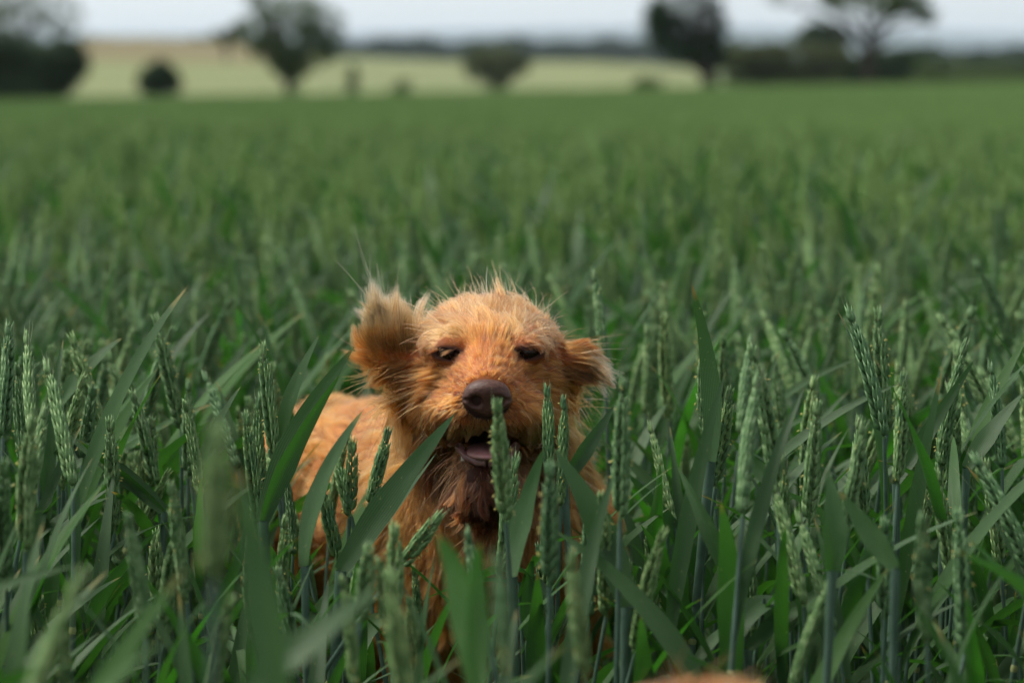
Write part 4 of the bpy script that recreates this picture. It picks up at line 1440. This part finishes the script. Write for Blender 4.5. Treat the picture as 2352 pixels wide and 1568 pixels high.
def tree(name, label, cat, D, foot, lobes_px, trunk_px, m, per=2600, size=.10, limbs=True, group=None):
    fx, fy = foot
    base = wpt(fx, fy, D); base[2] = float(terrain(base[0], D))
    root = link(name, None); root.location = base
    tag(root, label, cat, group)
    k = D / F
    lobes = []
    for (cx, cy, rx, ry, fill) in lobes_px:
        c = wpt(cx, cy, D) - base + np.array([0, rt.uniform(-.3, .3) * rx * k, 0])
        lobes.append((c, np.array([rx * k, rx * k * .85, ry * k]), fill))
    V, Q = leaf_cloud(lobes, per, size)
    V[:, 2] = np.maximum(V[:, 2], .03)
    link('crown', new_mesh('crown', V, Q, m, None, False), root)
    r0 = trunk_px * k / 2
    cz = np.mean([c[2] for c, _, _ in lobes])
    g = Geo()
    mid = np.array([np.mean([c[0] for c, _, _ in lobes]) * .3, 0, cz * .8])
    P = bez(np.array([0, 0, -.1]), np.array([0.05, 0, mid[2] * .5]), mid, 8)
    Vt, Qt, U = tube(P, np.linspace(r0 * 1.25, r0 * .6, 8), 8); g.add(Vt, Qt, None, U)
    link('trunk', g.mesh('trunk', M_BARK), root)
    if limbs:
        for c, rad, _ in lobes:
            for j in range(3):
                e = c + rt.normal(0, .45, 3) * rad
                s0 = P[int(rt.integers(3, 8))]
                Vt, Qt, U = tube(bez(s0, (s0 + e) / 2 + np.array([0, 0, .12 * np.linalg.norm(e - s0)]), e, 7), np.linspace(r0 * .45, r0 * .08, 7), 5)
                link('limb', Geo().add(Vt, Qt, None, U).mesh('limb', M_BARK), root)
    return root


tree('dense_thicket', 'dense dark thicket filling the left edge of the field', 'thicket', 80, (70, 245),
     [(20, 150, 90, 70, 1.3), (120, 160, 75, 62, 1.3), (170, 140, 42, 45, .7), (-90, 140, 110, 90, 1.2), (60, 205, 110, 32, 1.0), (5, 215, 30, 40, .5)], 18, F_DARK, 5200, .075)
tree('feathery_tree', 'loose-crowned tall tree rising behind the dense thicket', 'tree', 86, (60, 240),
     [(40, 50, 80, 50, .8), (130, 25, 62, 45, .55), (-60, 20, 90, 60, .8), (60, -60, 120, 70, 1.0), (165, 85, 42, 34, .4)], 14, F_MID, 1500, .07)
tree('round_bush', 'small round dark bush alone before the pale slope', 'bush', 96, (370, 232), [(370, 186, 42, 38, 1.3), (350, 192, 28, 28, .8), (394, 188, 26, 30, .8), (374, 160, 28, 20, .6)], 8, F_DARK, 2600, .07)
tree('round_tree', 'round-crowned tree on a short trunk against the pale slope', 'tree', 98, (664, 238),
     [(675, 100, 82, 58, 1.0), (625, 110, 45, 45, .6), (730, 95, 46, 52, .6), (670, 150, 55, 34, .9), (665, 30, 85, 45, .55), (720, 40, 60, 45, .35), (620, 35, 50, 40, .3), (600, 70, 40, 30, .2), (575, 95, 26, 22, .12), (770, 60, 28, 40, .14), (760, 120, 26, 26, .14), (600, 10, 40, 30, .2)], 20, F_MID, 2300, .075)
tree('hedgerow_tree', 'faint hazy tree behind the round-crowned tree, left of it', 'tree', 210, (525, 150), [(525, 85, 32, 22, .8), (560, 75, 30, 25, .5)], 8, F_DULL, 1400, .2, False)
tree('slim_shrub', 'slim upright shrub right of the round-crowned tree', 'shrub', 97, (812, 230), [(812, 195, 13, 26, 1), (814, 165, 14, 16, .6), (810, 215, 16, 14, .8)], 5, F_MID, 900, .06)
tree('low_bush', 'low rounded bush right of the slim shrub', 'bush', 97, (928, 228), [(928, 200, 20, 18, 1), (922, 212, 24, 14, .9)], 5, F_MID, 1100, .06)
tree('spreading_tree', 'small spreading hazy tree above the middle of the pale field', 'tree', 130, (1138, 216), [(1138, 132, 56, 28, 1), (1098, 152, 40, 34, .9), (1182, 152, 36, 34, .9), (1140, 178, 42, 30, .9), (1085, 135, 22, 18, .3), (1200, 140, 20, 22, .3)], 10, F_DULL, 1700, .09)
tree('low_mound_bush', 'low flat bush left of the thick dark trunk', 'bush', 98, (1490, 208), [(1490, 192, 34, 12, 1), (1470, 198, 26, 10, .6)], 5, F_MID, 1200, .06)
tree('leaning_tree', 'dark tree with a thick trunk and a lopsided crown right of centre', 'tree', 97, (1628, 218),
     [(1548, 75, 66, 58, 1.2), (1508, 50, 36, 52, .9), (1560, 15, 70, 45, .5), (1622, 110, 42, 50, 1.1), (1640, 55, 28, 55, .7), (1575, 125, 55, 22, .7), (1640, 140, 32, 22, .6), (1600, -50, 90, 50, .9)], 38, F_DARK, 2600, .075)
tree('umbrella_tree', 'tall tree with a bare slim trunk and high spreading crown on the right', 'tree', 98, (1990, 208),
     [(1990, -20, 110, 42, 1.1), (2080, 12, 50, 32, .6), (1915, -5, 40, 26, .5), (2120, 40, 28, 22, .35), (2040, 25, 50, 18, .4), (1760, 0, 40, 14, .06)], 22, F_MID, 2600, .075)
tree('round_dark_tree', 'dark rounded tree just left of the bare slim trunk', 'tree', 150, (1870, 175), [(1875, 82, 42, 34, 1.1), (1845, 100, 36, 28, .9), (1910, 95, 34, 34, .9)], 10, F_DARK, 2400, .10)
tree('scrub', 'grey-green scrub between the thick dark trunk and the bare slim trunk', 'shrub', 112, (1790, 205),
     [(1700, 135, 50, 30, 1), (1760, 130, 55, 32, 1.1), (1830, 135, 60, 36, 1.1), (1900, 140, 55, 34, 1), (1720, 172, 60, 26, 1), (1800, 175, 70, 26, 1), (1880, 178, 60, 24, 1)], 8, F_DULL, 2600, .10)
tree('dark_scrub', 'dark scrub behind the bare slim trunk', 'shrub', 120, (1990, 205),
     [(1930, 160, 70, 26, 1.2), (2010, 150, 70, 34, 1.2), (2080, 150, 60, 34, 1.1), (2000, 182, 110, 18, 1.1)], 8, F_DARK, 2600, .10)
tree('pale_scrub', 'green scrub at the far right edge of the field', 'shrub', 108, (2230, 205),
     [(2150, 170, 60, 24, 1), (2230, 168, 60, 24, 1), (2310, 170, 60, 24, 1), (2390, 170, 60, 26, 1), (2240, 188, 150, 14, 1)], 6, F_PALE, 2200, .09)


def woodland(name, label, px0, px1, ytop, ybase, D, n):
    V = []
    xs = rt.uniform(px0, px1, n)
    hump = .86 + .14 * np.sin(xs * .043 + 1) * np.sin(xs * .017) + rt.normal(0, .04, n)
    x = (xs - PW / 2) / F * D; y = D + rt.uniform(0, 60, n)
    gz = terrain(x, y)
    top = CAM_Z + (EYE_Y - ytop) / F * D
    z = gz + (top - gz) * hump * rt.uniform(0, 1, n) ** .6
    P = np.stack([x, y, z], -1)
    a = nrm(rt.normal(0, 1, (n, 3))); b = nrm(np.cross(a, rt.normal(0, 1, (n, 3)))); s = .9 * rt.uniform(.5, 1.3, (n, 1))
    V = np.stack([P - a * s, P + b * s * .7, P + a * s, P - b * s * .7], 1).reshape(-1, 3)
    tag(link(name, new_mesh(name, V, np.arange(n * 4).reshape(-1, 4), F_BLUE, None, False)), label, 'wood', kind='stuff')


woodland('far_wood', 'far dark wood along the skyline behind the pale field', 740, 1700, 86, 132, 640, 26000)
woodland('edge_wood', 'dark wood at the right edge below the skyline', 2060, 2520, 112, 165, 330, 14000)
woodland('hilltop_hedge', 'thin line of trees along the top of the tan field', 120, 640, 90, 102, 420, 5000)

# ------------------------------------------------------------------ air
hz_me = bpy.data.meshes.new('haze')
X0, X1, Y0, Y1, Z0, Z1 = -8100, 8100, -430, 8900, -3.0, 240.0
vs = [(x, y, z) for z in (Z0, Z1) for y in (Y0, Y1) for x in (X0, X1)]
hz_me.from_pydata(vs, [], [(0, 2, 3, 1), (4, 5, 7, 6), (0, 1, 5, 4), (2, 6, 7, 3), (0, 4, 6, 2), (1, 3, 7, 5)])
m, nd, lk = mat('haze')
o = N(nd, 'OutputMaterial')
pv = nd.new('ShaderNodeVolumePrincipled')
pv.inputs['Color'].default_value = (.74, .86, 1.0, 1)
pv.inputs['Density'].default_value = 0.00014
pv.inputs['Anisotropy'].default_value = 0.2
lk.new(pv.outputs[0], o.inputs['Volume'])
hz_me.materials.append(m)
tag(link('haze', hz_me), 'pale blue haze over the distant hills', 'haze', kind='stuff')
